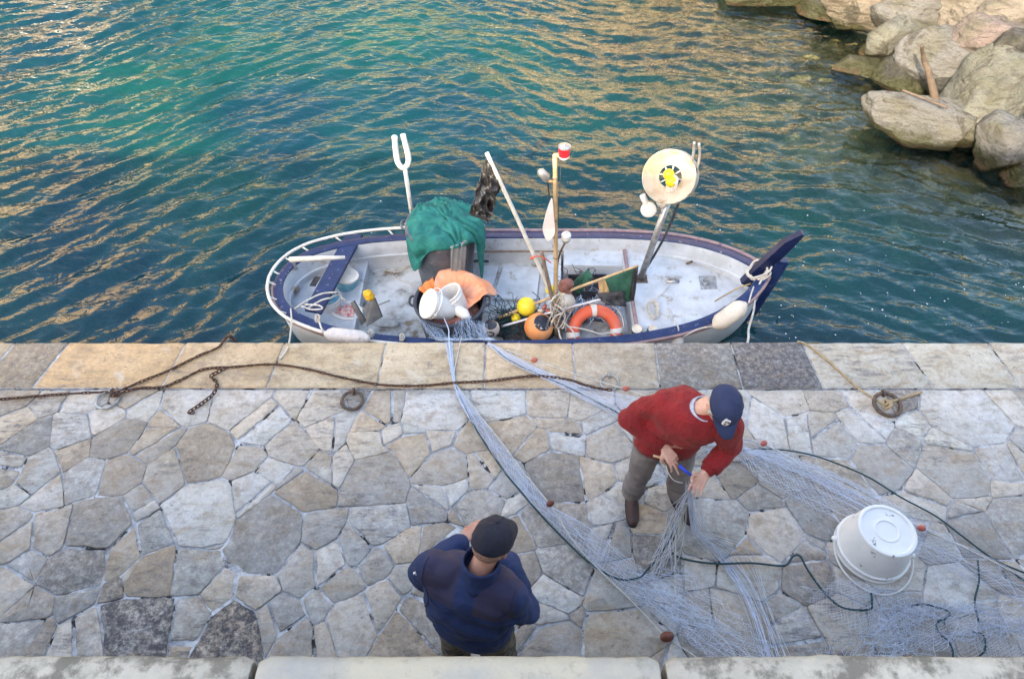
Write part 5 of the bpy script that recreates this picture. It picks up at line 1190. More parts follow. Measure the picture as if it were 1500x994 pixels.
for s_, e_, w_, q in ((ls, le, lw, .0), (rs_, re, rw2, 0)):
    a.cap((Vector((1.035, 2.275, 1.32)) + s_) / 2, .088, s_, .072); a.cap(s_, .076, e_, .058); a.cap(e_, .058, e_.lerp(w_, .75), .047); a.tube([e_.lerp(w_, .7), e_.lerp(w_, .8), e_.lerp(w_, .98), e_.lerp(w_, 1.0)], [.050, .043, .039, .030], 16)
sw = skinned('sweater', a, M['red_knit'], man1, .0085, 6)
def sf(p, n):
    v = .012 * noise.noise(Vector((p.x * 7, p.y * 7, p.z * 4.5))) + .019 * (1 - 2 * abs(noise.noise(Vector((p.x * 6 + 3 + p.z * 5, p.y * 6, p.z * 7)))))
    for e_ in (le, re):
        d = (p - e_).length; v += .006 * math.sin(d * 80) * math.exp(-(d / .10) ** 2)
    if p.z < .86: v = v * .3 + .0022 * math.sin(math.atan2(p.y - 2.40, p.x - .985) * 70)
    for w_, e_ in ((lw, le), (rw2, re)):
        if (p - w_).length < .055:
            ax_ = (w_ - e_).normalized(); q = (p - w_) - ax_ * (p - w_).dot(ax_); b1 = ax_.orthogonal().normalized(); v = v * .2 + .0018 * math.sin(math.atan2(q.dot(ax_.cross(b1)), q.dot(b1)) * 16)
    return n * v
warp(sw, sf)
a = MB(); a.cap((.90, 2.42, .90), .118, (.885, 2.40, .50), .080); a.cap((.885, 2.40, .50), .080, (.88, 2.425, .12), .068); a.cap((1.09, 2.41, .90), .118, (1.15, 2.38, .49), .080); a.cap((1.15, 2.38, .49), .080, (1.21, 2.40, .12), .068); a.ell((.99, 2.41, .88), (.20, .15, .13))
tr_ = skinned('trousers', a, M['trousers_grey'], man1, .009, 6)
warp(tr_, lambda p, n: n * (.012 * noise.noise(Vector((p.x * 8, p.y * 8, p.z * 5))) + .010 * (1 - 2.2 * abs(noise.noise(Vector((p.x * 7 + 5, p.y * 7, p.z * 12))))) * (1.4 if p.z < .35 else .7)))
shoe('shoe', (.885, 2.485, .025), (.865, 2.195, .025), 'shoe', man1); shoe('shoe', (1.185, 2.475, .025), (1.29, 2.215, .025), 'shoe', man1)
a = MB()
for k, (rr_, dz) in enumerate(((.074, -.02), (.076, .012), (.070, .018))): pass
cB = basis((-.05, -.95, -.25), (.12, -.25, 1)); Tn = Matrix.Translation(nk + Vector((.018, -.012, .012))) @ cB.to_4x4() @ Matrix.Diagonal((1, 1.1, 1, 1)); a.lathe([(.084, -.03), (.078, .004), (.071, .034), (.066, .036), (.070, .0), (.078, -.03)], Tn, 36, closed=True)
obj('shirt_collar', a, M['shirt'], man1)
a = MB(); a.ell(T1 @ Vector((0, -.03, .0)), (.079, .078, .052), HBm, 30, 18); 
for s_ in (-1, 1): a.ell(T1 @ Vector((.068 * s_, .022, -.012)), (.013, .022, .032), HBm, 16, 10)
hr = skinned('hair', a, M['grey_hair'], man1, .005, 2); folds(hr, .006, 60, 1)
cap_hat(T1 @ Matrix.Translation(Vector((0, 0, .012))), man1, 'cap_navy', badge=True, s=1.06, brim=.075)
for s_ in (-1, 1):
    a = MB(); a.ell(T1 @ Vector((.030 * s_, .082, .000)), (.011, .009, .009), HBm, 14, 10); obj('eye', a, M['badge'], man1)
# things in his hands
hR = rw2 + rd * .09
tag(obj('netting_needle', (lambda q: (q.tube(spl([P(957, 667, 1.03), P(975, 672, 1.02), P(990, 678, 1.01)], 4), .008, 8), q)[1])(MB()), M['bamboo']), 'tan wooden netting needle held in the right hand of the man in red', 'needle')
a = MB(); a.tube([P(995, 681, 1.015), P(1000, 686, 1.01), P(1014, 697, 1.0)], [.009, .010, .007], 10); a.tube([P(1014, 697, 1.0), P(1018, 700, .995)], [.006, .002], 8); tag(obj('knife', a, M['blue_tool']), 'bright blue handled tool held between the hands of the man in red', 'tool')
# ---- man in the navy jacket, seen from behind
O2 = Vector((-.20, 1.27, 0)); latR = Vector((.94, -.34, 0)); fw2 = Vector((.34, .94, 0))
ls, rs_ = Vector((-.380, 1.325, 1.41)), Vector((-.010, 1.19, 1.41)); le, re = Vector((-.450, 1.40, 1.14)), Vector((.050, 1.22, 1.14)); lw, rw2 = Vector((-.255, 1.545, 1.225)), Vector((-.03, 1.45, 1.19))
HC = Vector((-.090, 1.365, 1.600)); HB2 = basis((.50, .78, -.36), (.0, 0, 1)); nk = Vector((-.155, 1.275, 1.46))
a = MB(); T2 = headmesh(a, HC, HB2, nk, 1.03); ct = Vector((-.19, 1.255, 1.32))
a.cap((-.20, 1.25, .95), .14, ct, .13); a.cap(nk, .06, ct, .09)
for s_, e_, w_ in ((ls, le, lw), (rs_, re, rw2)): a.cap(ct, .07, s_, .055); a.cap(s_, .05, e_, .042); a.cap(e_, .042, w_, .026)
for sx in (-1, 1):
    h_ = Vector((-.20, 1.25, .9)) + latR * .10 * sx; kn = h_ + Vector((0, .02, -.42)) + latR * .03 * sx; an = h_ + Vector((0, 0, -.84)) + latR * .05 * sx; a.cap(h_, .09, kn, .055); a.cap(kn, .055, an, .036)
hd1 = Vector((.55, .5, .15)).normalized(); hand(a, lw + hd1 * .01, hd1, (-.4, -.5, -.6), -1, (.6, .7, .8, .8), .6); hd2 = Vector((-.75, .45, .12)).normalized(); hand(a, rw2 + hd2 * .01, hd2, (.2, -.4, -.8), 1, (.7, .8, .8, .9), .6)
man2 = skinned('person', a, M['skin'], None, .0046, 3, org=O2)
tag(man2, 'man in a dark blue jacket and black cap seen from behind with folded arms', 'person')
a = MB(); lt = (latR.x, latR.y)
torso(a, [((-.205, 1.245, .945), lt, .170, .125), ((-.205, 1.245, .97), lt, .192, .150), ((-.205, 1.25, 1.05), lt, .200, .158), ((-.20, 1.255, 1.15), lt, .218, .162), ((-.19, 1.255, 1.30), lt, .240, .155), ((-.185, 1.26, 1.39), lt, .235, .135), ((-.17, 1.27, 1.445), lt, .155, .105), ((-.16, 1.275, 1.475), lt, .09, .085)])
for s_, e_, w_ in ((ls, le, lw), (rs_, re, rw2)):
    a.cap((ct + Vector((0, 0, .06)) + s_) / 2, .090, s_, .080); a.cap(s_, .082, e_, .064); a.cap(e_, .064, e_.lerp(w_, .9), .050); a.tube([e_.lerp(w_, .85), e_.lerp(w_, .98), e_.lerp(w_, 1.0)], [.050, .044, .03], 14)
jk = skinned('jacket', a, [M['jacket'], M['jacket_yoke']], man2, .0085, 7)
def jf(p, n):
    q = p - ct; lat_ = q.dot(latR)
    v = .026 * (1 - 2.4 * abs(noise.noise(Vector((p.x * 5 + p.z * 3, p.y * 5 + 2, p.z * 8))))) * (1 if p.z < 1.3 else .3) + .006 * noise.noise(p * 16)
    v += .012 * math.sin(lat_ * 9 + p.z * 26) * math.exp(-((p.z - 1.02) / .10) ** 2) * .6
    for e_ in (le, re):
        d = (p - e_).length; v += .006 * math.sin(d * 90 + p.z * 30) * math.exp(-(d / .11) ** 2)
    return n * v
warp(jk, jf)
me = jk.data; og = ORG[jk.name]
if len(me.materials) < 2: me.materials.append(M['jacket_yoke'])
def yoke_edge(lat_): return 1.372 - .16 * max(0, abs(lat_) - .02) ** 1.0 + .10 * max(0, .10 - abs(lat_))
for p_ in me.polygons:
    c = p_.center + og; lat_ = (c - ct).dot(latR); fw_ = (c - ct).dot(fw2)
    if c.z > yoke_edge(lat_) and abs(lat_) < .235 and abs(lat_) > .05: p_.material_index = 1
# seams: thin piping lines laid on the jacket
bv = None
from mathutils.bvhtree import BVHTree
def onto(o, p, out=.0015):
    global bv
    loc, nrm, i, d = bv.find_nearest(p - ORG[o.name]); return loc + nrm * out + ORG[o.name]
bv = BVHTree.FromPolygons([v.co for v in me.vertices], [list(f.vertices) for f in me.polygons])
def seam(pts, nm='seam'):
    s_ = MB(); s_.tube([onto(jk, q) for q in spl(pts, 8)], .0022, 5); obj(nm, s_, M['jacket'], man2)
bk = -fw2
seam([ct + latR * x + bk * .2 + Vector((0, 0, yoke_edge(x) - ct.z)) for x in (-.235, -.18, -.12, -.06)])
seam([ct + latR * x + bk * .2 + Vector((0, 0, yoke_edge(x) - ct.z)) for x in (.235, .18, .12, .06)])
for s_ in (-1, 1): seam([ct + latR * .225 * s_ + bk * y_ + Vector((0, 0, z_)) for y_, z_ in ((-.02, .2), (.08, .14), (.15, .05), (.15, -.08), (.1, -.15))])
a = MB(); Tn = Matrix.Translation(nk + Vector((0.008, .012, .012))) @ basis((.34, .90, -.20)).to_4x4() @ Matrix.Diagonal((1, 1.08, 1, 1))
a.lathe([(.112, -.055), (.098, -.02), (.092, -.008), (.093, .010), (.086, .026), (.088, .068), (.085, .078), (.079, .076), (.079, .0), (.095, -.05)], Tn, 48, closed=True); cl = obj('jacket_collar', a, M['jacket'], man2); folds(cl, .009, 14, 4)
a = MB(); p_ = onto(jk, ls + Vector((-.08, -.02, -.02)), .003); a.box(p_, (.014, .010, .020), Matrix.Rotation(R(-35), 3, 'Y'), bev=.001); obj('logo_tab', a, M['badge'], man2, False)
a = MB()
for sx in (-1, 1):
    h_ = Vector((-.20, 1.25, .90)) + latR * .090 * sx; kn = h_ + Vector((0, .02, -.40)) + latR * .04 * sx; an = h_ + Vector((0, 0, -.76)) + latR * .06 * sx; a.cap(h_, .125, kn, .088); a.cap(kn, .088, an, .080)
a.ell((-.20, 1.25, .9), (.20, .15, .12)); tr_ = skinned('trousers', a, M['camo'], man2, .009, 6)
warp(tr_, lambda p, n: n * (.014 * noise.noise(Vector((p.x * 8, p.y * 8, p.z * 6))) + .010 * (1 - 2.2 * abs(noise.noise(Vector((p.x * 8, p.y * 8, p.z * 13)))))))
for sx in (-1, 1):
    c0 = Vector((-.20, 1.25, .025)) + latR * .155 * sx; shoe('shoe', c0 - fw2 * .10, c0 + fw2 * .18, 'shoe', man2)
a = MB(); a.ell(T2 @ Vector((0, -.030, -.005)), (.0795, .080, .060), HB2, 30, 18); hr = skinned('hair', a, M['short_hair'], man2, .005, 2)
cap_hat(T2 @ Matrix.Translation(Vector((0, 0, .012))) @ Matrix.Rotation(R(-3), 4, 'X'), man2, 'cap_black', s=1.10, brim=.07)
for s_ in (-1, 1):
    a = MB(); a.ell(T2 @ Vector((.030 * s_, .082, .000)), (.011, .009, .009), HB2, 14, 10); obj('eye', a, M['badge'], man2)
# ------------------------------------------------------------------ upturned bucket on the quay
b0 = P(1274, 804, .03); e = empty('bucket', b0, 'big white plastic bucket standing upside down on the paving', 'bucket'); T = Matrix.Translation(b0)
M['bucket_white'] = mat('bucket_white', (.74, .74, .74), .38, (.66, .66, .66), 3, col3=(.14, .13, .12), s3=13, c3=(.61, .65))
rb, rt, h = .235, .186, .305
a = MB(); a.lathe([(rb + .010, 0), (rb + .012, .012), (rb + .002, .016), (rb, .05), (rb + .010, .053), (rb + .010, .062), (rb - .003, .065), (rt + .004, h - .012), (rt, h - .003), (rt - .008, h), (rt - .020, h - .001), (rt - .026, h - .012), (rt - .10, h - .012), (rt - .105, h - .006), (rt - .115, h - .006), (rt - .12, h - .014), (0, h - .014)], T, 64); obj('bucket_body', a, M['bucket_white'], e, auto=40)
pts = [b0 + Vector((math.cos(R(168 + 176 * k / 22)) * (rb + .02 + .05 * math.sin(math.pi * k / 22)), math.sin(R(168 + 176 * k / 22)) * (rb + .02 + .07 * math.sin(math.pi * k / 22)), .055 - .045 * math.sin(math.pi * k / 22))) for k in range(23)]
a = MB(); a.tube(pts, .0065, 8); obj('handle', a, M['white_plastic'], e)
for k in (0, 22):
    a = MB(); a.ell(pts[k], (.022, .022, .018), n=14, m=8); obj('handle_lug', a, M['bucket_white'], e)
# ------------------------------------------------------------------ chains and rings
def chain(pts, label, pitch=.034, r=.0052, w_=.012):
    line = spl(pts, 30); ds = [0]
    for p, q in zip(line, line[1:]): ds.append(ds[-1] + (q - p).length)
    n = int(ds[-1] / pitch); a = MB(); j = 0; rr_ = random.Random(len(pts))
    for i in range(n):
        s_ = (i + .5) * pitch
        while ds[j + 1] < s_: j += 1
        t_ = (s_ - ds[j]) / max(ds[j + 1] - ds[j], 1e-9); c = line[j].lerp(line[j + 1], t_); d = (line[j + 1] - line[j]).normalized()
        side = d.cross(Vector((0, 0, 1))).normalized(); up = side.cross(d); ang = (R(20) if i % 2 else R(82)) + rr_.uniform(-.3, .3); u = side * math.cos(ang) + up * math.sin(ang); L_ = pitch * .66
        ring = []
        for k in range(12):
            th = 2 * math.pi * k / 12; cs, sn = math.cos(th), math.sin(th); ring.append(c + d * (L_ - w_) * (1 if cs > 0 else -1) * (abs(cs) > .2) + d * cs * w_ + u * sn * w_ + Vector((0, 0, .006)))
        a.ring(ring, r, 5)
    return tag(obj('chain', a, M['rust']), label, 'chain')
def G_(px, py, z=.052): return P(px, py, z)
chain([G_(-60, 587, .04), G_(0, 585, .04), G_(60, 580, .04), G_(120, 576, .045), G_(165, 574)], 'rusty chain running from the left edge of the picture to the iron ring')
chain([G_(168, 576), G_(215, 556), G_(245, 544), G_(290, 522), G_(320, 509), Vector((P(338, 501).x, 4.0, .03)), Vector((P(345, 500).x, 4.02, -.3)), Vector((P(350, 500).x, 4.03, -.8))], 'rusty chain from the iron ring over the quay edge into the water')
chain([G_(170, 578), G_(205, 569), G_(240, 567), G_(270, 554), G_(300, 541), G_(340, 538), G_(400, 534), G_(450, 541), G_(500, 553), G_(560, 564), G_(620, 565), G_(665, 561), G_(720, 558), G_(782, 551), G_(830, 556), G_(870, 568), G_(900, 572)], 'long rusty chain lying along the kerb from the iron ring under the nets')
chain([G_(330, 540, .07), G_(318, 546, .07), G_(310, 552), G_(318, 562), G_(313, 577), G_(295, 592, .045), G_(278, 604, .045), G_(286, 605, .045)], 'short loose end of rusty chain curling onto the flagstones')
a = MB()
for k in range(7):
    q = G_(168 + 3 * math.cos(k * 2), 576 + 3 * math.sin(k * 2.3), .05 + .006 * k); ax_ = Matrix.Rotation(k * 1.1, 3, (.3, .5, 1)); a.ring([q + ax_ @ Vector((.026 * math.cos(t_), .013 * math.sin(t_), 0)) for t_ in np.linspace(0, 6.283, 13)[:-1]], .006, 5)
tag(obj('chain_knot', a, M['rust']), 'rusty knot of chain links and shackle beside the iron ring', 'chain')
def iron_ring(px, py, r_, label, tilt=.0, m='rust_dark', th=.011):
    c = P(px, py, .045 + .5 * abs(tilt) * r_); e = empty('mooring_ring', c, label, 'mooring ring', 'iron mooring rings set along the quay'); Rm = Matrix.Rotation(tilt, 3, 'X')
    a = MB(); a.ring([c + Rm @ Vector((r_ * math.cos(t_), r_ * math.sin(t_), 0)) for t_ in np.linspace(0, 6.283, 33)[:-1]], th, 8); obj('ring', a, M[m], e)
    a = MB(); q = c + Rm @ Vector((0, r_, 0)); a.ring([q + Vector((0, .025 * math.cos(t_), .025 * math.sin(t_))) for t_ in np.linspace(0, 6.283, 15)[:-1]], .010, 6); obj('eye_bolt', a, M[m], e); return e
iron_ring(157, 585, .088, 'iron mooring ring with the rusty chains at the left', 0, 'metal')
iron_ring(1300, 592, .105, 'dark iron mooring ring holding the tan rope in a hollow at the right', .12, 'rust_dark', .016)
iron_ring(516, 586, .085, 'worn iron mooring ring in a round hollow left of the nets', .1, 'rust_dark', .013)
iron_ring(893, 560, .075, 'thin iron mooring ring flat on the kerb under the white net line', .05, 'metal', .008)
rope('rope', [G_(1168, 500, .05), G_(1185, 506, .045), G_(1215, 530, .045), G_(1240, 553, .045), G_(1262, 572, .055), G_(1285, 586, .06), G_(1297, 592, .08), G_(1305, 588, .08), G_(1325, 582, .05), G_(1350, 574, .045)], .010, 'tan_rope', 'tan rope from the quay edge tied to the dark mooring ring')
a = MB()
for k in range(3): a.ring([P(1297, 592, .07) + Vector((.02 * math.cos(t_) + .01 * k, .035 * math.sin(t_), .02 * math.sin(t_ + k))) for t_ in np.linspace(0, 6.283, 13)[:-1]], .010, 5)
tag(obj('rope_knot', a, M['tan_rope']), 'knot of tan rope on the dark mooring ring', 'knot')
# ------------------------------------------------------------------ the nets
def resample(pts, n):
    line = spl(pts, 20); ds = [0]
    for p, q in zip(line, line[1:]): ds.append(ds[-1] + (q - p).length)
    out = []; j = 0
    for i in range(n):
        s_ = ds[-1] * i / (n - 1)
        while j < len(ds) - 2 and ds[j + 1] < s_: j += 1
        out.append(line[j].lerp(line[j + 1], (s_ - ds[j]) / max(ds[j + 1] - ds[j], 1e-9)))
    return out
def veil(mb, L_, R_, n, seed, r=.0011, seg=46, wob=.05, span=(0, 1), cross=.25, jit=.012, mi=0, part=.5):
    """fine mesh threads running between two boundary lines"""
    r_ = random.Random(seed); A, B = resample(L_, seg), resample(R_, seg)
    for i in range(n):
        u = r_.random(); ph = r_.random() * 9; a0 = 0 if r_.random() > part else r_.randint(0, seg // 2); a1 = seg - 1 if r_.random() > part else r_.randint(a0 + 6, seg - 1) if a0 + 6 < seg - 1 else seg - 1
        dr = r_.gauss(0, cross); pts = []; lz = r_.random() * .012
        for k in range(a0, a1 + 1):
            t_ = k / (seg - 1); uu = u + dr * (t_ - (a0 + a1) / 2 / seg) + wob * noise.noise(Vector((t_ * 5, ph, 0))) * 2; uu = min(max(uu, 0), 1)
            p = A[k].lerp(B[k], uu); pts.append(p + Vector((jit * noise.noise(Vector((k * .7, ph, 1))), jit * noise.noise(Vector((k * .7, ph, 5))), lz + .006 * noise.noise(Vector((k * .5, ph, 9))))))
        if len(pts) > 2: mb.tube(pts, r * r_.uniform(.7, 1.3), 3, mi, cap=False)
def lattice(mb, L_, R_, n, per, seed, r=.00055, seg=90, a=0, b=1, mi=0):
    """diamond meshes: threads that run to and fro between the two edges"""
    r_ = random.Random(seed); A, B = resample(L_, seg), resample(R_, seg)
    for sgn in (1, -1):
        for i in range(n):
            pts = []; k0, k1 = int(a * seg), int(b * seg)
            for k in range(k0, k1):
                t_ = k / seg; x_ = (2 * i / n + sgn * t_ * per + .25 * noise.noise(Vector((t_ * 6, seed, i * .13)))) % 2; u = x_ if x_ < 1 else 2 - x_
                u += .10 * noise.noise(Vector((t_ * 9, i * .2, seed + 3))); u = min(max(u, 0), 1)
                pts.append(A[k].lerp(B[k], u) + Vector((0, 0, .004 + .005 * noise.noise(Vector((t_ * 30, i, sgn))))))
            if len(pts) > 2: mb.tube(pts, r, 3, mi, cap=False)
def mesh_cross(mb, L_, R_, n, seed, r=.0008, seg=60, mi=0):
    """short zigzag meshes across the band"""
    r_ = random.Random(seed); A, B = resample(L_, seg), resample(R_, seg)
    for i in range(n):
        k = r_.uniform(0, seg - 8); u = r_.random() * .9; pts = []; sg = r_.choice((-1, 1)); m_ = r_.randint(4, 9)
        for j in range(m_):
            kk = min(k + j * .5, seg - 1.01); u2 = min(max(u + sg * j * .10 + (.03 if j % 2 else 0), 0), 1); i0 = int(kk); A_ = A[i0].lerp(A[i0 + 1], kk - i0); B_ = B[i0].lerp(B[i0 + 1], kk - i0); pts.append(A_.lerp(B_, u2) + Vector((0, 0, .006 * r_.random())))
        mb.tube(pts, r, 3, mi, cap=False)
gz = .05
def GP(s, z=gz): return [P(*map(float, q.split(',')), z) for q in s.split()]
def netfloat(px, py, z, parent, m='brown_float', s=1.0, ang=0.5):
    c = P(px, py, z); a = MB(); Mx = Matrix.Rotation(ang, 3, 'Z'); a.ell(c, (.034 * s, .024 * s, .024 * s), Mx, 22, 14)
    obj('net_float', a, M[m], parent)
# first net: boat tub -> kerb -> fan in the foreground
net1 = empty('fishing_net', P(663, 560, .04), 'long fishing net from the wide tub in the boat across the kerb to the foreground', 'fishing net')
lead = GP('667,563 682,600 700,632 735,685 765,722 800,762 850,812 880,835 908,848 935,846 945,838')
top_ = GP('663,556 690,592 735,648 770,695 805,738 835,785 862,818 905,860 940,895 975,932 1010,955 1050,985', .055)
lead2 = GP('667,563 682,600 700,632 735,685 765,722 800,762 850,812 900,858 960,905 1000,935 1060,985')
top2 = GP('663,556 690,592 735,648 770,695 805,738 860,770 925,820 1000,872 1080,925 1130,955 1160,985')
wide = GP('812,745 880,800 960,855 1040,900 1100,940 1160,985')
a = MB(); lattice(a, lead2, top2, 17, 11, 5, seg=120); veil(a, lead2, top2, 22, 1, span=(0, 1), jit=.03, wob=.08, r=.0009); mesh_cross(a, lead2, top2, 160, 2); veil(a, GP('905,850 950,890 1000,925 1060,985'), GP('1000,830 1060,885 1110,925 1165,985'), 26, 4, jit=.04, wob=.12); tag(obj('netting', a, M['net'], net1), kind='stuff')
a = MB(); a.tube(spl(lead, 8), .0075, 8); obj('lead_line', a, M['green_rope'], net1); a = MB(); a.tube(spl(top_, 8), .0048, 6); obj('float_line', a, M['white_rope'], net1)
netfloat(806, 737, .07, net1, 'brown_float', .95); netfloat(977, 932, .075, net1, 'brown_float', 1.35, .2)
# over the kerb, two bundles down to the tub
a = MB()
e0 = [P(655, 503, .045), P(662, 503, .045)]
tubL, tubR = PY(615, 463, 4.55), PY(668, 458, 4.50)
def hang(mb, starts, ends, n, seed, sag=.10, jit=.03, over=None):
    r_ = random.Random(seed)
    for i in range(n):
        u = r_.random(); s0 = starts[0].lerp(starts[1], u); e1 = ends[0].lerp(ends[1], min(1, max(0, u + r_.gauss(0, .2)))); pts = [s0 + Vector((0, .12, -.08)), s0]
        for k in range(1, 8): t_ = k / 8; pts.append(s0.lerp(e1, t_) + Vector((r_.gauss(0, jit) * (1 - abs(2 * t_ - 1)), 0, -sag * math.sin(math.pi * t_) + r_.gauss(0, .008))))
        pts.append(e1); pts += [e1 + Vector((.02 * r_.gauss(0, 1), -.03, .008))]
        mb.tube(spl(pts, 2), .0013, 3, cap=False)
hang(a, (PY(612, 466, 4.52), PY(648, 480, 4.44)), (Vector((P(652, 502).x, 3.97, .05)), Vector((P(664, 502).x, 3.97, .05))), 50, 1, .12)
hang(a, (PY(665, 476, 4.44), PY(690, 466, 4.46)), (Vector((P(660, 502).x, 3.97, .05)), Vector((P(718, 502).x, 3.97, .05))), 42, 3, .12)
tag(obj('netting_over_edge', a, M['net_blue'], net1), kind='stuff')
a = MB(); veil(a, GP('652,502 658,530 664,560'), GP('663,502 664,530 667,562'), 70, 6, seg=12, part=.1); veil(a, GP('663,556 668,575 676,595'), GP('667,563 682,600 695,625'), 40, 7, seg=14); tag(obj('netting_neck', a, M['net'], net1), kind='stuff')
a = MB(); a.tube(spl([PY(650, 465, 4.50), PY(657, 482, 4.25), Vector((P(658, 502).x, 3.98, .055)), P(661, 530, .055), P(665, 560, .055)], 8), .0055, 6); obj('lead_line', a, M['net_blue'], net1)
a = MB(); a.tube(spl([Vector((P(676, 500).x, 4.0, .03)), P(672, 512, .05), P(666, 540, .055), P(664, 560, .055)], 8), .0045, 6); obj('float_line', a, M['white_rope'], net1)
# second net: kerb -> behind the man in red -> right edge
net2 = empty('fishing_net', P(720, 506, .05), 'second fishing net from the quay edge past the man in red to the right edge', 'fishing net')
lo = GP('714,505 745,530 790,552 840,578 880,598 915,618 960,650 1010,672 1070,668 1110,700 1180,740 1250,775 1330,810 1420,850 1540,900'); up = GP('716,502 750,520 800,545 850,565 900,575 960,590 1020,612 1080,640 1130,655 1180,685 1240,715 1300,748 1360,775 1440,812 1540,862')
a = MB(); lattice(a, lo, up, 18, 13, 6, seg=150); veil(a, lo, up, 26, 11, wob=.09, seg=60, r=.0009, jit=.03); mesh_cross(a, lo, up, 120, 12, seg=80); veil(a, GP('1090,660 1180,700 1260,742 1340,780'), GP('1090,656 1170,672 1260,712 1350,765'), 50, 14, jit=.03); tag(obj('netting', a, M['net'], net2), kind='stuff')
a = MB(); a.tube(spl(GP('722,508 745,527 790,549 830,566 865,584 890,596 916,612 950,640'), 8), .006, 8); obj('lead_line', a, M['green_rope'], net2)
a = MB(); a.tube(spl(GP('1040,672 1070,664 1100,658 1140,658 1185,665 1230,680 1275,700 1320,728 1370,755 1410,785 1455,818 1500,838 1560,860'), 8), .006, 8); obj('lead_line', a, M['green_rope'], net2)
a = MB(); a.tube(spl(GP('742,512 783,527 850,550 917,570 980,592 1040,618 1085,640 1119,650 1180,684 1240,712 1300,745 1350,773 1420,805 1500,845 1560,872', .058), 8), .0048, 6); obj('float_line', a, M['white_rope'], net2)
for px, py in ((783, 527), (917, 569), (1119, 649), (1350, 773)): netfloat(px, py, .07, net2, 'pink_float', .9, random.random())
a = MB(); hang(a, (PY(714, 480, 4.4), PY(690, 470, 4.46)), (Vector((P(712, 502).x, 3.97, .05)), Vector((P(722, 502).x, 3.97, .05))), 40, 9, .1); tag(obj('netting_over_edge', a, M['net_blue'], net2), kind='stuff')
# third net: hanging from the hands of the man in red, fanning out
net3 = empty('fishing_net', P(1100, 860, .04), 'pale net held by the man in red and fanning out to the bottom edge', 'fishing net')
a = MB(); r_ = random.Random(3); hL = P(1012, 708, 1.0)
for i in range(32):
    u = r_.random(); g1 = P(1045 + 60 * u * u, 800 + 20 * r_.random(), .05); g2 = P(1085 + 40 * u, 870 + 15 * r_.random(), .05); g3 = P(1140 + 40 * (u - .5) + r_.gauss(0, 8), 985, .05)
    s0 = hL + Vector((r_.gauss(0, .012), r_.gauss(0, .01), r_.gauss(0, .01))); g0 = s0.lerp(g1, .5) + Vector((0, .02, -.28 + .08 * r_.random())) ; g0.z = max(g0.z, .06)
    a.tube(spl([s0, s0.lerp(g0, .5) + Vector((0, .02, -.08)), g0, g1, g2, g3], 5), .0013 * r_.uniform(.7, 1.3), 3, cap=False)
for i in range(14):
    s0 = hL + Vector((r_.gauss(0, .01), .0, 0)); g1 = P(985 + r_.gauss(0, 8), 775 + r_.gauss(0, 10), .3); g2 = P(r_.uniform(950, 1000), r_.uniform(820, 850), .05); g3 = g2 + Vector((r_.uniform(-.3, .3), r_.uniform(-.1, .05), 0))
    a.tube(spl([s0, s0.lerp(g1, .5), g1, g2, g3], 5), .0015, 3, cap=False)
a2 = GP('1020,735 1050,790 1090,850 1125,905 1160,985'); b2 = GP('1030,735 1075,790 1105,850 1140,905 1185,985')
tag(obj('netting', a, M['net'], net3), kind='stuff')
a = MB(); r_ = random.Random(8); hS = P(1000, 745, .35)
for i in range(14):
    a.tube(spl([hL + Vector((-.03, 0, 0)), P(1003, 735, .62), hS + Vector((r_.gauss(0, .02), r_.gauss(0, .02), 0)), P(990 + r_.gauss(0, 7), 795 + r_.gauss(0, 8), .12), P(r_.uniform(945, 1000), r_.uniform(815, 850), .05)], 6), .0025, 4)
obj('float_line', a, M['white_rope'], net3)
a = MB(); a.tube(spl([P(998, 745, .34), P(984, 782, .12), P(968, 810, .05), P(945, 838, .05)], 8), .007, 8); obj('lead_line', a, M['green_rope'], net3)
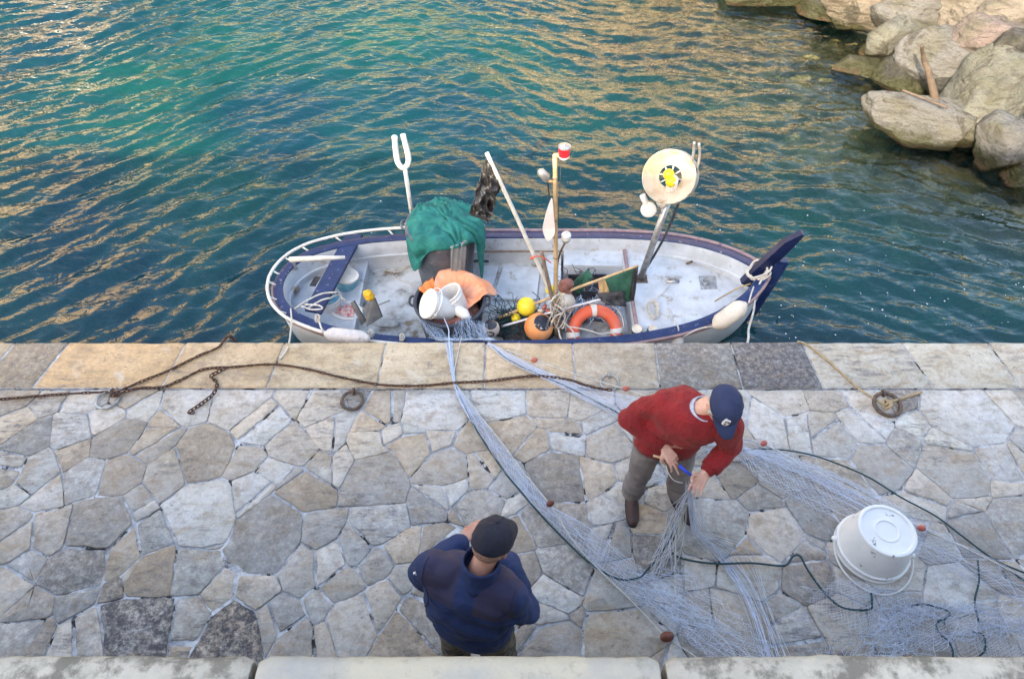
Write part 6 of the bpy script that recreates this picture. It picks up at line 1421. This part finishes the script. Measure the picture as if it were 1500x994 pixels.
a = MB(); a.tube(spl([P(1000, 746, .34), P(990, 780, .10), P(984, 798, .05), P(988, 812, .05), P(1010, 820, .05), P(1050, 825, .05), P(1100, 824, .05), P(1140, 828, .05), P(1153, 826, .05), P(1162, 814, .055), P(1172, 814, .055), P(1182, 832, .05), P(1200, 858, .05), P(1220, 880, .05), P(1240, 891, .05), P(1274, 892, .05), P(1277, 880, .05), P(1276, 868, .05)], 8), .007, 8); obj('lead_line', a, M['green_rope'], net3)
a = MB(); a.tube(spl([P(1003, 738, .5), P(993, 775, .25), P(989, 815, .05), P(990, 870, .05), P(1005, 890, .05), P(1060, 935, .05), P(1090, 985, .05)], 8), .004, 6); obj('float_line', a, M['white_rope'], net3)
tag(obj('twine', (lambda q: (q.tube(spl([P(976, 682, .99), P(979, 692, .98), P(987, 703, .98), P(1000, 707, .99)], 6), .0025, 5), q)[1])(MB()), M['white_rope']), 'pale twine curving between the hands of the man in red', 'twine')
# fourth net: lower right corner
net4 = empty('fishing_net', P(1390, 920, .04), 'thin pale net with dark green line heaped in the lower right corner', 'fishing net')
a = MB(); veil(a, GP('1170,860 1240,880 1300,900 1400,940 1560,985'), GP('1230,845 1300,862 1400,890 1480,910 1580,925'), 16, 21, wob=.16, jit=.07, r=.0009); veil(a, GP('1420,905 1470,925 1580,960'), GP('1400,880 1480,905 1580,915'), 12, 22, wob=.14, jit=.05); veil(a, GP('1180,985 1230,930 1290,880'), GP('1300,985 1330,940 1360,890'), 36, 23, jit=.06, wob=.2); veil(a, GP('1290,985 1380,950 1560,905'), GP('1290,890 1400,885 1560,870'), 40, 24, jit=.06, wob=.2); lattice(a, GP('1180,880 1260,930 1400,960 1560,1000'), GP('1230,845 1300,862 1400,885 1580,915'), 18, 6, 8, seg=110)
tag(obj('netting', a, M['net'], net4), kind='stuff')
for s_ in ('1335,888 1350,884 1370,888 1385,893 1392,899 1384,904', '1432,820 1434,850 1428,880 1434,912', '1385,906 1372,912 1375,925 1390,940 1396,958 1390,985', '1425,925 1440,930 1443,950 1434,960', '1460,825 1480,835 1500,850 1540,870'):
    a = MB(); a.tube(spl(GP(s_), 8), .0065, 8); obj('lead_line', a, M['green_rope'], net4)
